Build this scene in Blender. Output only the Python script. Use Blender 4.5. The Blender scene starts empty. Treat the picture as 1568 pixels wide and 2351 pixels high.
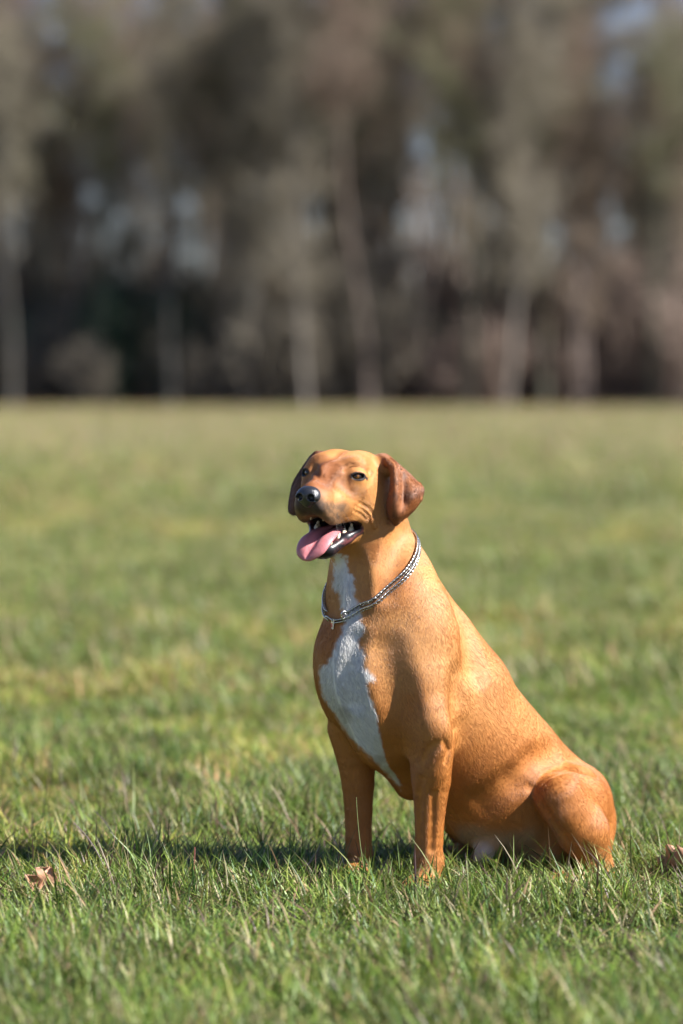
import bpy, bmesh, math, random, os
import numpy as np
from mathutils import Vector, Matrix

rng = np.random.default_rng(7)
random.seed(7)
scene = bpy.context.scene
COL = scene.collection

# ------------------------------------------------------------------ camera, sky, sun, exposure
CAM_D, CAM_H, F_PX = 5.3, 0.94, 6530.0          # metres, metres, focal length in units of a 2351-high picture
PITCH = math.atan((1175.5 - 880.0) / F_PX)
cam_data = bpy.data.cameras.new('camera')
cam = bpy.data.objects.new('camera', cam_data)
COL.objects.link(cam)
cam.location = (0.0, -CAM_D, CAM_H)
cam.rotation_euler = (math.pi / 2 - PITCH, 0.0, 0.0)
cam_data.sensor_fit = 'VERTICAL'
cam_data.sensor_height = 36.0
cam_data.lens = 36.0 * F_PX / 2351.0
cam_data.clip_start = 0.1
cam_data.clip_end = 3000.0
cam_data.dof.use_dof = True
cam_data.dof.focus_distance = CAM_D - 0.02
cam_data.dof.aperture_fstop = 1.85
scene.camera = cam

SUN_AZ, SUN_EL = math.radians(-17.0), math.radians(41.0)    # azimuth from +X towards -Y
to_sun = Vector((math.cos(SUN_EL) * math.cos(SUN_AZ), math.cos(SUN_EL) * math.sin(SUN_AZ), math.sin(SUN_EL)))
world = bpy.data.worlds.new('World')
scene.world = world
world.use_nodes = True
wt = world.node_tree
bg = next(n for n in wt.nodes if n.type == 'BACKGROUND')
sky = wt.nodes.new('ShaderNodeTexSky')
sky.sky_type = 'NISHITA'
sky.sun_disc = False
sky.sun_elevation = SUN_EL
sky.sun_rotation = math.pi / 2 - SUN_AZ
sky.altitude = 50
sky.air_density = 1.0
sky.dust_density = 0.1
sky.ozone_density = 3.0
grade = wt.nodes.new('ShaderNodeMix'); grade.data_type = 'RGBA'; grade.blend_type = 'MULTIPLY'
grade.inputs[0].default_value = 1.0; grade.inputs[7].default_value = (0.99, 0.93, 1.06, 1)     # a slightly cooler, less green sky
wt.links.new(sky.outputs[0], grade.inputs[6]); wt.links.new(grade.outputs[2], bg.inputs[0])
bg.inputs[1].default_value = 0.05
sun_data = bpy.data.lights.new('sun', 'SUN')
sun_data.energy = 5.0
sun_data.angle = math.radians(0.5)
sun_data.color = (1.0, 0.965, 0.915)
sun = bpy.data.objects.new('sun', sun_data)
COL.objects.link(sun)
sun.rotation_euler = to_sun.to_track_quat('Z', 'Y').to_euler()
sun.location = to_sun * 30
scene.view_settings.view_transform = 'Standard'
scene.view_settings.look = 'None'
scene.view_settings.gamma = 1.0
scene.view_settings.exposure = 1.50
scene.view_settings.use_curve_mapping = False

# ------------------------------------------------------------------ helpers
CP, SP = math.cos(PITCH), math.sin(PITCH)

def W(px, py, y):
    """a point on the plane at depth y, found from two measured coordinates"""
    u, v = (px - 784.0) / F_PX, (1175.5 - py) / F_PX
    dx, dy, dz = u, CP + v * SP, -SP + v * CP
    t = (y + CAM_D) / dy
    return np.array([dx * t, y, CAM_H + dz * t])

def PX(p):
    """inverse of W for an array of points"""
    p = np.asarray(p, float)
    q = p - np.array([0, -CAM_D, CAM_H])
    d = q[..., 1] * CP - q[..., 2] * SP
    v = q[..., 1] * SP + q[..., 2] * CP
    return 784.0 + F_PX * q[..., 0] / d, 1175.5 - F_PX * v / d

def tag(o, label=None, cat=None, group=None, kind=None):
    if label: o['label'] = label
    if cat: o['category'] = cat
    if group: o['group'] = group
    if kind: o['kind'] = kind
    return o

def empty(name, loc=(0, 0, 0), rz=0.0):
    o = bpy.data.objects.new(name, None)
    o.empty_display_size = 0.05
    COL.objects.link(o)
    o.location = loc
    o.rotation_euler = (0, 0, rz)
    return o

def mesh_obj(name, verts, faces, mat=None, parent=None, smooth=True, colors=None, link=True):
    me = bpy.data.meshes.new(name)
    verts = np.ascontiguousarray(verts, dtype=np.float32)
    if isinstance(faces, np.ndarray) and faces.ndim == 2:
        nf, k = faces.shape
        me.vertices.add(len(verts)); me.vertices.foreach_set('co', verts.ravel())
        me.loops.add(nf * k); me.polygons.add(nf)
        me.loops.foreach_set('vertex_index', np.ascontiguousarray(faces, dtype=np.int32).ravel())
        me.polygons.foreach_set('loop_start', np.arange(0, nf * k, k, dtype=np.int32))
        me.update(calc_edges=True)
        me.validate()
    else:
        me.from_pydata([tuple(v) for v in verts], [], [tuple(f) for f in faces])
        me.update()
    if smooth:
        me.polygons.foreach_set('use_smooth', np.ones(len(me.polygons), dtype=bool))
    if colors is not None:
        a = me.attributes.new('col', 'FLOAT_COLOR', 'POINT')
        c = np.ones((len(verts), 4), np.float32); c[:, :colors.shape[1]] = colors
        a.data.foreach_set('color', c.ravel())
    if mat: me.materials.append(mat)
    o = bpy.data.objects.new(name, me)
    if link: COL.objects.link(o)
    if parent: o.parent = parent
    return o

def parts_merge(lst):
    """join (verts, faces, colors) pieces that all have the same number of corners per face"""
    vs, fs, cs, n = [], [], [], 0
    for it in lst:
        v, f = it[0], it[1]
        vs.append(v); fs.append(np.asarray(f) + n); n += len(v)
        if len(it) > 2: cs.append(it[2])
    return np.concatenate(vs), np.concatenate(fs), (np.concatenate(cs) if cs else None)

def nt(mat):
    mat.use_nodes = True
    t = mat.node_tree
    t.nodes.clear()
    out = t.nodes.new('ShaderNodeOutputMaterial')
    return t, out

def principled(name, color=(0.5, 0.5, 0.5), rough=0.6, metal=0.0, spec=0.5, attr=None, sheen=0.0, coat=0.0,
               noise=None, bump=None, sss=0.0, sss_radius=(0.01, 0.003, 0.002)):
    m = bpy.data.materials.new(name)
    t, out = nt(m)
    b = t.nodes.new('ShaderNodeBsdfPrincipled')
    t.links.new(b.outputs[0], out.inputs[0])
    b.inputs['Roughness'].default_value = rough
    b.inputs['Metallic'].default_value = metal
    b.inputs['Specular IOR Level'].default_value = spec
    b.inputs['Coat Weight'].default_value = coat
    b.inputs['Sheen Weight'].default_value = sheen
    b.inputs['Base Color'].default_value = (*color, 1)
    src = None
    if attr:
        a = t.nodes.new('ShaderNodeAttribute'); a.attribute_name = attr
        src = a.outputs['Color']
    if noise:
        scale, amount = noise
        tc = t.nodes.new('ShaderNodeTexCoord')
        nz = t.nodes.new('ShaderNodeTexNoise'); nz.inputs['Scale'].default_value = scale
        nz.inputs['Detail'].default_value = 5
        t.links.new(tc.outputs['Object'], nz.inputs['Vector'])
        mr = t.nodes.new('ShaderNodeMapRange')
        mr.inputs[1].default_value = 0.25; mr.inputs[2].default_value = 0.75
        mr.inputs[3].default_value = 1 - amount; mr.inputs[4].default_value = 1 + amount
        t.links.new(nz.outputs[0], mr.inputs[0])
        mx = t.nodes.new('ShaderNodeMix'); mx.data_type = 'RGBA'; mx.blend_type = 'MULTIPLY'
        mx.inputs[0].default_value = 1.0
        if src: t.links.new(src, mx.inputs[6])
        else: mx.inputs[6].default_value = (*color, 1)
        t.links.new(mr.outputs[0], mx.inputs[7])
        src = mx.outputs[2]
    if src: t.links.new(src, b.inputs['Base Color'])
    if bump:
        scale, strength, dist = bump
        tc = t.nodes.new('ShaderNodeTexCoord')
        nz = t.nodes.new('ShaderNodeTexNoise'); nz.inputs['Scale'].default_value = scale
        nz.inputs['Detail'].default_value = 4
        t.links.new(tc.outputs['Object'], nz.inputs['Vector'])
        bp = t.nodes.new('ShaderNodeBump'); bp.inputs['Strength'].default_value = strength
        bp.inputs['Distance'].default_value = dist
        t.links.new(nz.outputs[0], bp.inputs['Height'])
        t.links.new(bp.outputs[0], b.inputs['Normal'])
    if sss:
        b.inputs['Subsurface Weight'].default_value = sss
        b.inputs['Subsurface Radius'].default_value = sss_radius
        b.inputs['Subsurface Scale'].default_value = 1.0
    return m

def sstep(a, b, x):
    t = np.clip((x - a) / (b - a), 0, 1)
    return t * t * (3 - 2 * t)

def vnoise(p, seed=0):
    """cheap smooth value noise of an (n,3) array, -1..1"""
    p = np.asarray(p, float)
    i = np.floor(p).astype(np.int64); f = p - i; f = f * f * (3 - 2 * f)
    out = np.zeros(len(p))
    for dx in (0, 1):
        for dy in (0, 1):
            for dz in (0, 1):
                h = (i[:, 0] + dx) * 374761393 + (i[:, 1] + dy) * 668265263 + (i[:, 2] + dz) * 2147483647 + seed * 974711
                h = (h ^ (h >> 13)) * 1274126177; h = h & 0x7fffffff
                h = ((h ^ (h >> 16)) & 0xffff) / 65535.0 * 2 - 1
                w = (f[:, 0] if dx else 1 - f[:, 0]) * (f[:, 1] if dy else 1 - f[:, 1]) * (f[:, 2] if dz else 1 - f[:, 2])
                out += w * h
    return out

def fbm(p, seed=0, octaves=4):
    a, s, out = 0.5, 1.0, np.zeros(len(p))
    for o in range(octaves):
        out += a * vnoise(np.asarray(p) * s + o * 17.3, seed + o); a *= 0.5; s *= 2.03
    return out

# ------------------------------------------------------------------ implicit surfaces
class SDF:
    def __init__(self): self.ops = []
    def add(self, fn, lo, hi, k, sub=False):
        self.ops.append((fn, np.asarray(lo, float), np.asarray(hi, float), k, sub))
    def cone(self, a, b, r1, r2, k=0.02, sub=False):
        a = np.asarray(a, float); b = np.asarray(b, float)
        ba = b - a; l2 = ba @ ba; rr = r1 - r2; a2 = l2 - rr * rr; il2 = 1.0 / l2
        def fn(p):
            pa = p - a; y = pa @ ba; z = y - l2
            x2 = ((pa * l2 - y[..., None] * ba) ** 2).sum(-1); y2 = y * y * l2; z2 = z * z * l2
            kk = np.sign(rr) * rr * rr * x2
            d = (np.sqrt(x2 * a2 * il2) + y * rr) * il2 - r1
            m1 = np.sign(z) * a2 * z2 > kk
            d = np.where(m1, np.sqrt(x2 + z2) * il2 - r2, d)
            m2 = (~m1) & (np.sign(y) * a2 * y2 < kk)
            return np.where(m2, np.sqrt(x2 + y2) * il2 - r1, d)
        lo = np.minimum(a - r1, b - r2); hi = np.maximum(a + r1, b + r2)
        self.add(fn, lo, hi, k, sub)
    def line(self, P, r, k, sub=True):
        P = np.asarray(P, float)
        def fn(p):
            d = None
            for a, b in zip(P[:-1], P[1:]):
                ba = b - a; pa = p - a
                h = np.clip((pa @ ba) / (ba @ ba + 1e-12), 0, 1)
                q = ((pa - h[..., None] * ba) ** 2).sum(-1)
                d = q if d is None else np.minimum(d, q)
            return np.sqrt(d) - r
        self.add(fn, P.min(0) - r, P.max(0) + r, k, sub)
    def ell(self, c, r, R=None, k=0.02, sub=False):
        c = np.asarray(c, float); r = np.asarray(r, float)
        R = np.eye(3) if R is None else np.asarray(R, float)   # rows = axes
        def fn(p):
            q = (p - c) @ R.T
            k0 = np.sqrt(((q / r) ** 2).sum(-1)); k1 = np.sqrt(((q / r ** 2) ** 2).sum(-1)) + 1e-9
            return k0 * (k0 - 1) / k1
        e = np.sqrt(((R * r[:, None]) ** 2).sum(0))
        self.add(fn, c - e, c + e, k, sub)
    def cloud(self, pts, rad, k=0.005, sub=False):
        pts = np.asarray(pts, np.float32); rad = np.broadcast_to(np.asarray(rad, np.float32), (len(pts),)).copy()
        n2 = (pts ** 2).sum(1)
        def fn(p):
            sh = p.shape[:-1]; q = np.ascontiguousarray(p.reshape(-1, 3), dtype=np.float32); out = np.empty(len(q), np.float32)
            for i in range(0, len(q), 20000):
                b = q[i:i + 20000]
                d2 = (b ** 2).sum(1)[:, None] + n2[None] - 2 * b @ pts.T
                out[i:i + 20000] = (np.sqrt(np.maximum(d2, 1e-10)) - rad[None]).min(1)
            return out.reshape(sh)
        self.add(fn, pts.min(0) - rad.max(), pts.max(0) + rad.max(), k, sub)
    @staticmethod
    def comb(D, d, k, sub):
        if sub:
            h = np.maximum(k - np.abs(D + d), 0) / k
            return np.maximum(D, -d) + h * h * k * 0.25
        h = np.maximum(k - np.abs(D - d), 0) / k
        return np.minimum(D, d) - h * h * k * 0.25
    def at(self, p):
        D = np.full(len(p), 0.05)
        for fn, lo, hi, k, sub in self.ops:
            m = k + 0.008
            s = ((p > lo - m) & (p < hi + m)).all(1)
            if not s.any(): continue
            D[s] = self.comb(D[s], fn(p[s]), k, sub)
        return D
    def grid(self, lo, hi, h):
        ax = [np.arange(lo[i], hi[i] + h, h) for i in range(3)]
        D = np.full([len(a) for a in ax], 0.05, np.float32)
        for fn, l, u, k, sub in self.ops:
            m = k + 0.008
            ix = [(max(0, np.searchsorted(ax[i], l[i] - m)), np.searchsorted(ax[i], u[i] + m)) for i in range(3)]
            if any(b <= a for a, b in ix): continue
            G = np.stack(np.meshgrid(*[ax[i][ix[i][0]:ix[i][1]] for i in range(3)], indexing='ij'), -1)
            sl = tuple(slice(a, b) for a, b in ix)
            D[sl] = self.comb(D[sl], fn(G), k, sub)
        return D
    def normals(self, p, e=0.0012):
        T = np.array([[1, -1, -1], [-1, -1, 1], [-1, 1, -1], [1, 1, 1]], float)
        g = sum(t[None] * self.at(p + e * t)[:, None] for t in T)
        return g / (np.linalg.norm(g, axis=1, keepdims=True) + 1e-12)
    def mesh(self, lo, hi, h, sub=1, iters=2):
        lo = np.asarray(lo, float); hi = np.asarray(hi, float)
        v, f = surface_nets(self.grid(lo, hi, h), lo, h)
        for _ in range(iters if sub == 0 else 1):
            n = self.normals(v); v = v - n * np.clip(self.at(v), -h, h)[:, None]
        for s in range(sub):
            v, f = subdivide(v, f)
            for _ in range(iters):
                n = self.normals(v); v = v - n * np.clip(self.at(v), -h / 2, h / 2)[:, None] * 0.9
        return v, f

def surface_nets(D, lo, h):
    S = D < 0
    nx, ny, nz = D.shape
    cnt = np.zeros((nx - 1, ny - 1, nz - 1), np.int8)
    for a in (0, 1):
        for b in (0, 1):
            for c in (0, 1):
                cnt += S[a:nx - 1 + a, b:ny - 1 + b, c:nz - 1 + c]
    act = (cnt > 0) & (cnt < 8)
    idx = np.full(act.shape, -1, np.int64)
    I = np.argwhere(act); idx[act] = np.arange(len(I))
    pos = np.zeros((len(I), 3)); n = np.zeros(len(I))
    cor = [(a, b, c) for a in (0, 1) for b in (0, 1) for c in (0, 1)]
    for i, ca in enumerate(cor):
        for cb in cor[i + 1:]:
            if sum(abs(x - y) for x, y in zip(ca, cb)) != 1: continue
            A = D[I[:, 0] + ca[0], I[:, 1] + ca[1], I[:, 2] + ca[2]]
            B = D[I[:, 0] + cb[0], I[:, 1] + cb[1], I[:, 2] + cb[2]]
            m = (A < 0) != (B < 0)
            t = np.where(m, A / np.where(A == B, 1, A - B), 0)
            p = np.array(ca)[None] + t[:, None] * (np.array(cb) - np.array(ca))[None]
            pos += np.where(m[:, None], p, 0); n += m
    V = lo + (I + pos / n[:, None]) * h
    F = []
    for ax in range(3):
        o1, o2 = (ax + 1) % 3, (ax + 2) % 3
        sl0 = [slice(None)] * 3; sl1 = [slice(None)] * 3
        sl0[ax] = slice(0, D.shape[ax] - 1); sl1[ax] = slice(1, D.shape[ax])
        a, b = S[tuple(sl0)], S[tuple(sl1)]
        E = np.argwhere(a != b)
        E = E[(E[:, o1] > 0) & (E[:, o2] > 0) & (E[:, o1] < D.shape[o1] - 1) & (E[:, o2] < D.shape[o2] - 1)]
        flip = a[E[:, 0], E[:, 1], E[:, 2]]
        def c(d1, d2):
            q = E.copy(); q[:, o1] -= d1; q[:, o2] -= d2
            return idx[q[:, 0], q[:, 1], q[:, 2]]
        q = np.stack([c(1, 1), c(0, 1), c(0, 0), c(1, 0)], 1)
        q[~flip] = q[~flip][:, ::-1]
        F.append(q)
    F = np.concatenate(F)
    return V, F[(F >= 0).all(1)]

def subdivide(V, F):
    n = len(V)
    e = np.stack([F, np.roll(F, -1, 1)], -1).reshape(-1, 2)
    es = np.sort(e, 1)
    key = es[:, 0] * n + es[:, 1]
    u, inv = np.unique(key, return_inverse=True)
    a, b = u // n, u % n
    mid = (V[a] + V[b]) / 2
    fc = V[F].mean(1)
    E = inv.reshape(-1, 4) + n
    C = np.arange(len(F)) + n + len(u)
    V2 = np.concatenate([V, mid, fc])
    F2 = np.concatenate([np.stack([F[:, i], E[:, i], C, E[:, (i + 3) % 4]], 1) for i in range(4)])
    return V2, F2

def subdivide_part(V, F, sel, surf, step):
    """refine the chosen quads of a mesh; points on the rim of the patch stay on their old edges"""
    used, inv = np.unique(F[sel], return_inverse=True)
    Vs, Fs = V[used], inv.reshape(-1, 4)
    n = len(Vs)
    V2, F2 = subdivide(Vs, Fs)
    e = np.sort(np.stack([Fs, np.roll(Fs, -1, 1)], -1).reshape(-1, 2), 1)
    u, cnt = np.unique(e[:, 0] * n + e[:, 1], return_counts=True)
    free = np.ones(len(V2), bool); free[:n] = False
    free[n:n + len(u)] = cnt > 1
    P = V2[free]
    for _ in range(2):
        P = P - surf.normals(P, 0.0008) * np.clip(surf.at(P), -step, step)[:, None] * 0.9
    V2[free] = P
    m = np.concatenate([used, len(V) + np.arange(len(V2) - n)])
    return np.concatenate([V, V2[n:]]), np.concatenate([F[~sel], m[F2]])

def tube(path, rad, sides=6, cap=True, closed=False):
    """tapered tube of quads along a path"""
    P = np.asarray(path, float); n = len(P)
    R = np.broadcast_to(np.asarray(rad, float), (n,))
    T = np.gradient(P, axis=0) if not closed else np.roll(P, -1, 0) - np.roll(P, 1, 0)
    T /= np.linalg.norm(T, axis=1, keepdims=True) + 1e-12
    ref = np.array([0, 0, 1.0]) if abs(T[:, 2]).mean() < 0.8 else np.array([1.0, 0, 0])
    A = np.cross(T, ref); A /= np.linalg.norm(A, axis=1, keepdims=True) + 1e-12
    B = np.cross(T, A)
    th = np.arange(sides) * 2 * math.pi / sides
    V = P[:, None] + R[:, None, None] * (A[:, None] * np.cos(th)[None, :, None] + B[:, None] * np.sin(th)[None, :, None])
    V = V.reshape(-1, 3)
    F = []
    m = n if closed else n - 1
    for i in range(m):
        j = (i + 1) % n
        for s in range(sides):
            t = (s + 1) % sides
            F.append((i * sides + s, i * sides + t, j * sides + t, j * sides + s))
    return V, np.array(F)
# ================================================================== THE DOG
Fb = np.array([-0.80, -0.60, 0.0]); Lb = np.array([0.60, -0.80, 0.0]); UP = np.array([0, 0, 1.0])

# ---- head frame: origin between the eyes
HY, HP, HR = math.radians(24.5), math.radians(4), math.radians(3)
_f = np.array([-math.sin(HY), -math.cos(HY), 0.0]); _l = np.cross(UP, _f)
_fp = _f * math.cos(HP) + UP * math.sin(HP); _u = np.cross(_fp, _l)
_lr = _l * math.cos(HR) - _u * math.sin(HR); _ur = np.cross(_fp, _lr)
HE = W(763.8, 1089.6, -0.012)
HM = np.stack([_fp, _lr, _ur])            # rows: forward, left, up
def H(f, l, u): return HE + f * HM[0] + l * HM[1] + u * HM[2]
def HL(p): return (np.asarray(p) - HE) @ HM.T

dog = SDF()
B = dog
sp = np.array([-0.28, -0.21, 0.37]); sp /= np.linalg.norm(sp)     # spine, rump to shoulder
dv = np.cross(Lb, sp)
if dv[2] < 0: dv = -dv
RT = np.stack([sp, Lb, dv])
# torso
B.ell(W(986, 1606, 0.112), (0.220, 0.114, 0.134), RT, k=0.04)
B.ell(W(1098, 1722, 0.180), (0.215, 0.116, 0.136), RT, k=0.05)
B.ell(W(1190, 1822, 0.235), (0.17, 0.113, 0.126), RT, k=0.05)
B.ell(W(1282, 1865, 0.28), (0.130, 0.108, 0.100), RT, k=0.04)
# lower belly and groin
B.ell(W(1130, 1870, 0.195), (0.10, 0.07, 0.06), None, k=0.04)
B.cone(W(1150, 1920, 0.17), W(1104, 1966, 0.13), 0.035, 0.016, k=0.02)
B.cone(W(1215, 1850, 0.235), W(1200, 1985, 0.235), 0.070, 0.052, k=0.04)
B.cone(W(1255, 1900, 0.20), W(1262, 2000, 0.185), 0.045, 0.038, k=0.015)
# chest, withers and neck
B.ell(W(826, 1520, 0.045), (0.082, 0.098, 0.120), np.stack([Fb, Lb, UP]), k=0.04)
B.ell(W(878, 1655, 0.055), (0.065, 0.066, 0.09), np.stack([Fb, Lb, UP]), k=0.05)
B.cone(W(838, 1560, 0.05), W(940, 1800, 0.11), 0.062, 0.028, k=0.04)
B.cone(W(925, 1478, 0.085), W(878, 1355, 0.072), 0.115, 0.098, k=0.04)
B.cone(W(878, 1355, 0.072), W(842, 1195, 0.065), 0.098, 0.066, k=0.03)
B.cone(W(985, 1425, 0.10), W(1070, 1570, 0.14), 0.055, 0.075, k=0.04)
# near shoulder, upper arm, fore leg
B.ell(W(985, 1530, 0.015), (0.065, 0.045, 0.135), np.stack([Fb, Lb, UP]) @ np.eye(3), k=0.04)
B.ell(W(915, 1590, -0.005), (0.06, 0.05, 0.095), np.stack([Fb, Lb, UP]), k=0.04)
B.ell(W(985, 1640, -0.015), (0.052, 0.04, 0.095), np.stack([Fb, Lb, UP]), k=0.035)
def limb(pts, k=0.015):
    for i, (a, b) in enumerate(zip(pts[:-1], pts[1:])): B.cone(a[0], b[0], a[1], b[1], k=k if i == 0 else 0.003)
limb([(W(978, 1650, -0.015), 0.055), (W(988, 1722, -0.015), 0.043), (W(990, 1790, -0.012), 0.036), (W(987, 1860, -0.005), 0.0285),
      (W(985, 1930, 0.0), 0.0255), (W(983, 1975, 0.002), 0.027), (W(980, 2012, -0.005), 0.0245)], 0.018)
B.cone(W(1027, 1694, 0.0), W(1022, 1728, 0.0), 0.020, 0.012, k=0.014)      # elbow point
B.cone(W(1010, 1680, -0.045), W(1002, 1770, -0.04), 0.018, 0.010, k=0.03)
B.ell(W(1006, 1978, 0.012), (0.010, 0.010, 0.016), None, k=0.014)          # carpal pad
# far shoulder and fore leg
B.ell(W(796, 1570, 0.12), (0.055, 0.045, 0.085), np.stack([Fb, Lb, UP]), k=0.04)
limb([(W(812, 1670, 0.14), 0.050), (W(818, 1740, 0.14), 0.037), (W(822, 1800, 0.14), 0.0305), (W(823, 1860, 0.14), 0.0262),
      (W(823, 1920, 0.14), 0.0245), (W(824, 1955, 0.14), 0.0255), (W(824, 1985, 0.14), 0.023)], 0.018)
# paws
def paw(c, z0, yaw, size=1.0, k=0.008):
    f = np.array([-math.sin(yaw), -math.cos(yaw), 0]); l = np.cross(UP, f)
    c = np.array([c[0], c[1], 0])
    B.ell(c + f * 0.012 * size + UP * (z0 + 0.018), (0.036 * size, 0.027 * size, 0.019 * size), np.stack([f, l, UP]), k=0.014)
    tips = []
    for q, ff in ((-0.024, 0.030), (-0.009, 0.042), (0.009, 0.042), (0.024, 0.030)):
        t = c + f * ff * size + l * q * size + UP * (z0 + 0.013)
        B.cone(c + f * 0.012 * size + l * q * 0.8 * size + UP * (z0 + 0.022), t, 0.0125 * size, 0.0115 * size, k=0.005)
        tips.append((t + f * 0.009 * size - UP * 0.002, f))
    return tips
claw_sites = []
claw_sites += paw(W(978, 2035, -0.015), -0.012, math.radians(38))
claw_sites += paw(W(823, 2004, 0.12), -0.012, math.radians(35), 0.95)
# hind quarters: near thigh, stifle, gaskin, hock, foot
B.cone(W(1312, 1842, 0.23), W(1285, 1825, 0.115), 0.080, 0.048, k=0.010)
B.ell(W(1325, 1862, 0.17), (0.058, 0.05, 0.082), None, k=0.025)
B.cone(W(1283, 1826, 0.10), W(1335, 1905, 0.12), 0.044, 0.048, k=0.012)
B.cone(W(1340, 1910, 0.12), W(1378, 1985, 0.145), 0.048, 0.022, k=0.012)
B.cone(W(1290, 1870, 0.085), W(1375, 2000, 0.125), 0.024, 0.012, k=0.02)
B.cone(W(1383, 1985, 0.145), W(1388, 2012, 0.135), 0.020, 0.018, k=0.012)
B.cone(W(1388, 2014, 0.135), W(1300, 2036, 0.065), 0.018, 0.016, k=0.012)
B.cone(W(1335, 1880, 0.25), W(1358, 1960, 0.22), 0.055, 0.038, k=0.03)
claw_sites += paw(W(1300, 2025, 0.065), -0.020, math.radians(48), 0.90)
# far hind leg
B.cone(W(1190, 1900, 0.33), W(1075, 1895, 0.33), 0.07, 0.042, k=0.03)
B.cone(W(1075, 1895, 0.33), W(1120, 1975, 0.36), 0.038, 0.022, k=0.02)
B.cone(W(1120, 1975, 0.36), W(1060, 1975, 0.31), 0.02, 0.018, k=0.015)
claw_sites += paw(W(1055, 1975, 0.30), -0.012, math.radians(50), 0.95)
# tail lying on the grass behind
B.cone(W(1335, 1950, 0.36), W(1380, 1975, 0.45), 0.03, 0.02, k=0.03)
B.cone(W(1380, 1975, 0.45), W(1330, 1972, 0.62), 0.02, 0.009, k=0.01)
# creases: behind the shoulder, flank fold, throat
def cpx(pts, r, k, sub=True):
    for a, b in zip(pts[:-1], pts[1:]):
        B.cone(a[:3], b[:3], r, r * 0.9, k=k, sub=sub)

# ---- head
def hell(c, r, k=0.012, R=None, sub=False):
    B.ell(H(*c), r, HM if R is None else R @ HM, k, sub)
def hcone(a, b, r1, r2, k=0.012, sub=False): B.cone(H(*a), H(*b), r1, r2, k, sub)
hell((-0.066, 0.024, -0.004), (0.074, 0.048, 0.053), 0.012)
hell((-0.066, -0.024, -0.004), (0.074, 0.048, 0.053), 0.012)
hell((0.000, 0, -0.010), (0.045, 0.036, 0.034), 0.02)
hell((-0.105, 0, -0.02), (0.05, 0.055, 0.05), 0.03)
hell((-0.062, 0.046, -0.028), (0.055, 0.034, 0.042), 0.02)
hell((-0.062, -0.046, -0.028), (0.055, 0.034, 0.042), 0.02)
for s in (1, -1):
    hell((-0.020, 0.034 * s, 0.018), (0.024, 0.024, 0.018), 0.016)             # brow
    hell((-0.016, 0.046 * s, -0.024), (0.036, 0.017, 0.018), 0.018)            # zygoma under the eye
    hell((0.012, 0.032 * s, -0.048), (0.042, 0.020, 0.026), 0.016)
    hell((-0.050, 0.056 * s, -0.060), (0.036, 0.020, 0.034), 0.02)             # masseter
    hell((0.052, 0.0185 * s, -0.060), (0.046, 0.0180, 0.0235), 0.010)
    hell((0.036, 0.0275 * s, -0.069), (0.046, 0.0130, 0.0255), 0.010)          # flews
    hcone((0.035, 0.023 * s, -0.058), (-0.03, 0.043 * s, -0.064), 0.020, 0.017, 0.014)
    # lips running to the corner of the mouth
    hcone((0.010, 0.035 * s, -0.078), (-0.038, 0.051 * s, -0.079), 0.0070, 0.006, 0.010)
    # jaw bones
    hcone((-0.062, 0.046 * s, -0.070), (-0.044, 0.042 * s, -0.098), 0.021, 0.013, 0.012)
    hcone((-0.044, 0.044 * s, -0.097), (-0.012, 0.031 * s, -0.117), 0.0105, 0.0125, 0.006)
    hcone((-0.012, 0.031 * s, -0.117), (0.020, 0.016 * s, -0.139), 0.0125, 0.0125, 0.006)
hcone((-0.005, 0, -0.014), (0.080, 0, -0.034), 0.031, 0.0175, 0.016)              # bridge
hell((0.076, 0, -0.052), (0.024, 0.028, 0.022), 0.012)
hell((0.025, 0, -0.141), (0.019, 0.021, 0.015), 0.010)                         # chin
hcone((-0.035, 0, -0.118), (0.015, 0, -0.142), 0.024, 0.014, 0.010)               # floor of the mouth
hcone((-0.065, 0, -0.075), (-0.045, 0, -0.115), 0.055, 0.035, 0.03)               # throat
B.cone(H(-0.09, 0, -0.03), W(840, 1195, 0.062), 0.06, 0.068, k=0.03)
# stop furrow and lines of the brow
hcone((-0.05, 0, 0.064), (0.0, 0, 0.044), 0.003, 0.003, 0.016, True)
hell((0.050, 0, -0.046), (0.052, 0.034, 0.026), 0.014)
# mouth cavity
MR = lambda a: np.array([[math.cos(a), 0, -math.sin(a)], [0, 1, 0], [math.sin(a), 0, math.cos(a)]])
hell((0.030, 0, -0.0995), (0.070, 0.0325, 0.0170), 0.006, MR(math.radians(22)), True)
hell((-0.016, 0.025, -0.0925), (0.034, 0.0300, 0.0105), 0.006, MR(math.radians(12)), True)
hell((-0.016, -0.025, -0.0925), (0.034, 0.0300, 0.0105), 0.006, MR(math.radians(12)), True)
CAV = [(o_[0], o_[1], o_[2]) for o_ in dog.ops[-3:]]
# eyes: sockets with lids
EYES = []
for s in (1, -1):
    c = H(-0.004, 0.0475 * s, 0.0)
    o = 0.80 * HM[0] + 0.60 * s * HM[1]; o /= np.linalg.norm(o)
    tl = np.cross(HM[2], o); tl /= np.linalg.norm(tl)
    EYES.append((c, o, tl, s))
    B.ell(c - o * 0.003, (0.0180, 0.019, 0.0165), np.stack([o, tl, HM[2]]), k=0.012)
    ti = tl * s
    R = np.stack([o, tl, HM[2]])
    ca_, sa_ = math.cos(math.radians(8)), math.sin(math.radians(8))
    R = np.stack([o, ti * ca_ * 1.0 + HM[2] * sa_ * (1), HM[2] * ca_ - ti * sa_])
    B.ell(c + o * 0.015, (0.0135, 0.0118, 0.0050), R, k=0.0022, sub=True)
    B.cone(c + o * 0.006 + ti * 0.012 - HM[2] * 0.0008, c + o * 0.012 + ti * 0.0165 - HM[2] * 0.003, 0.0016, 0.001, k=0.002, sub=True)
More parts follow.
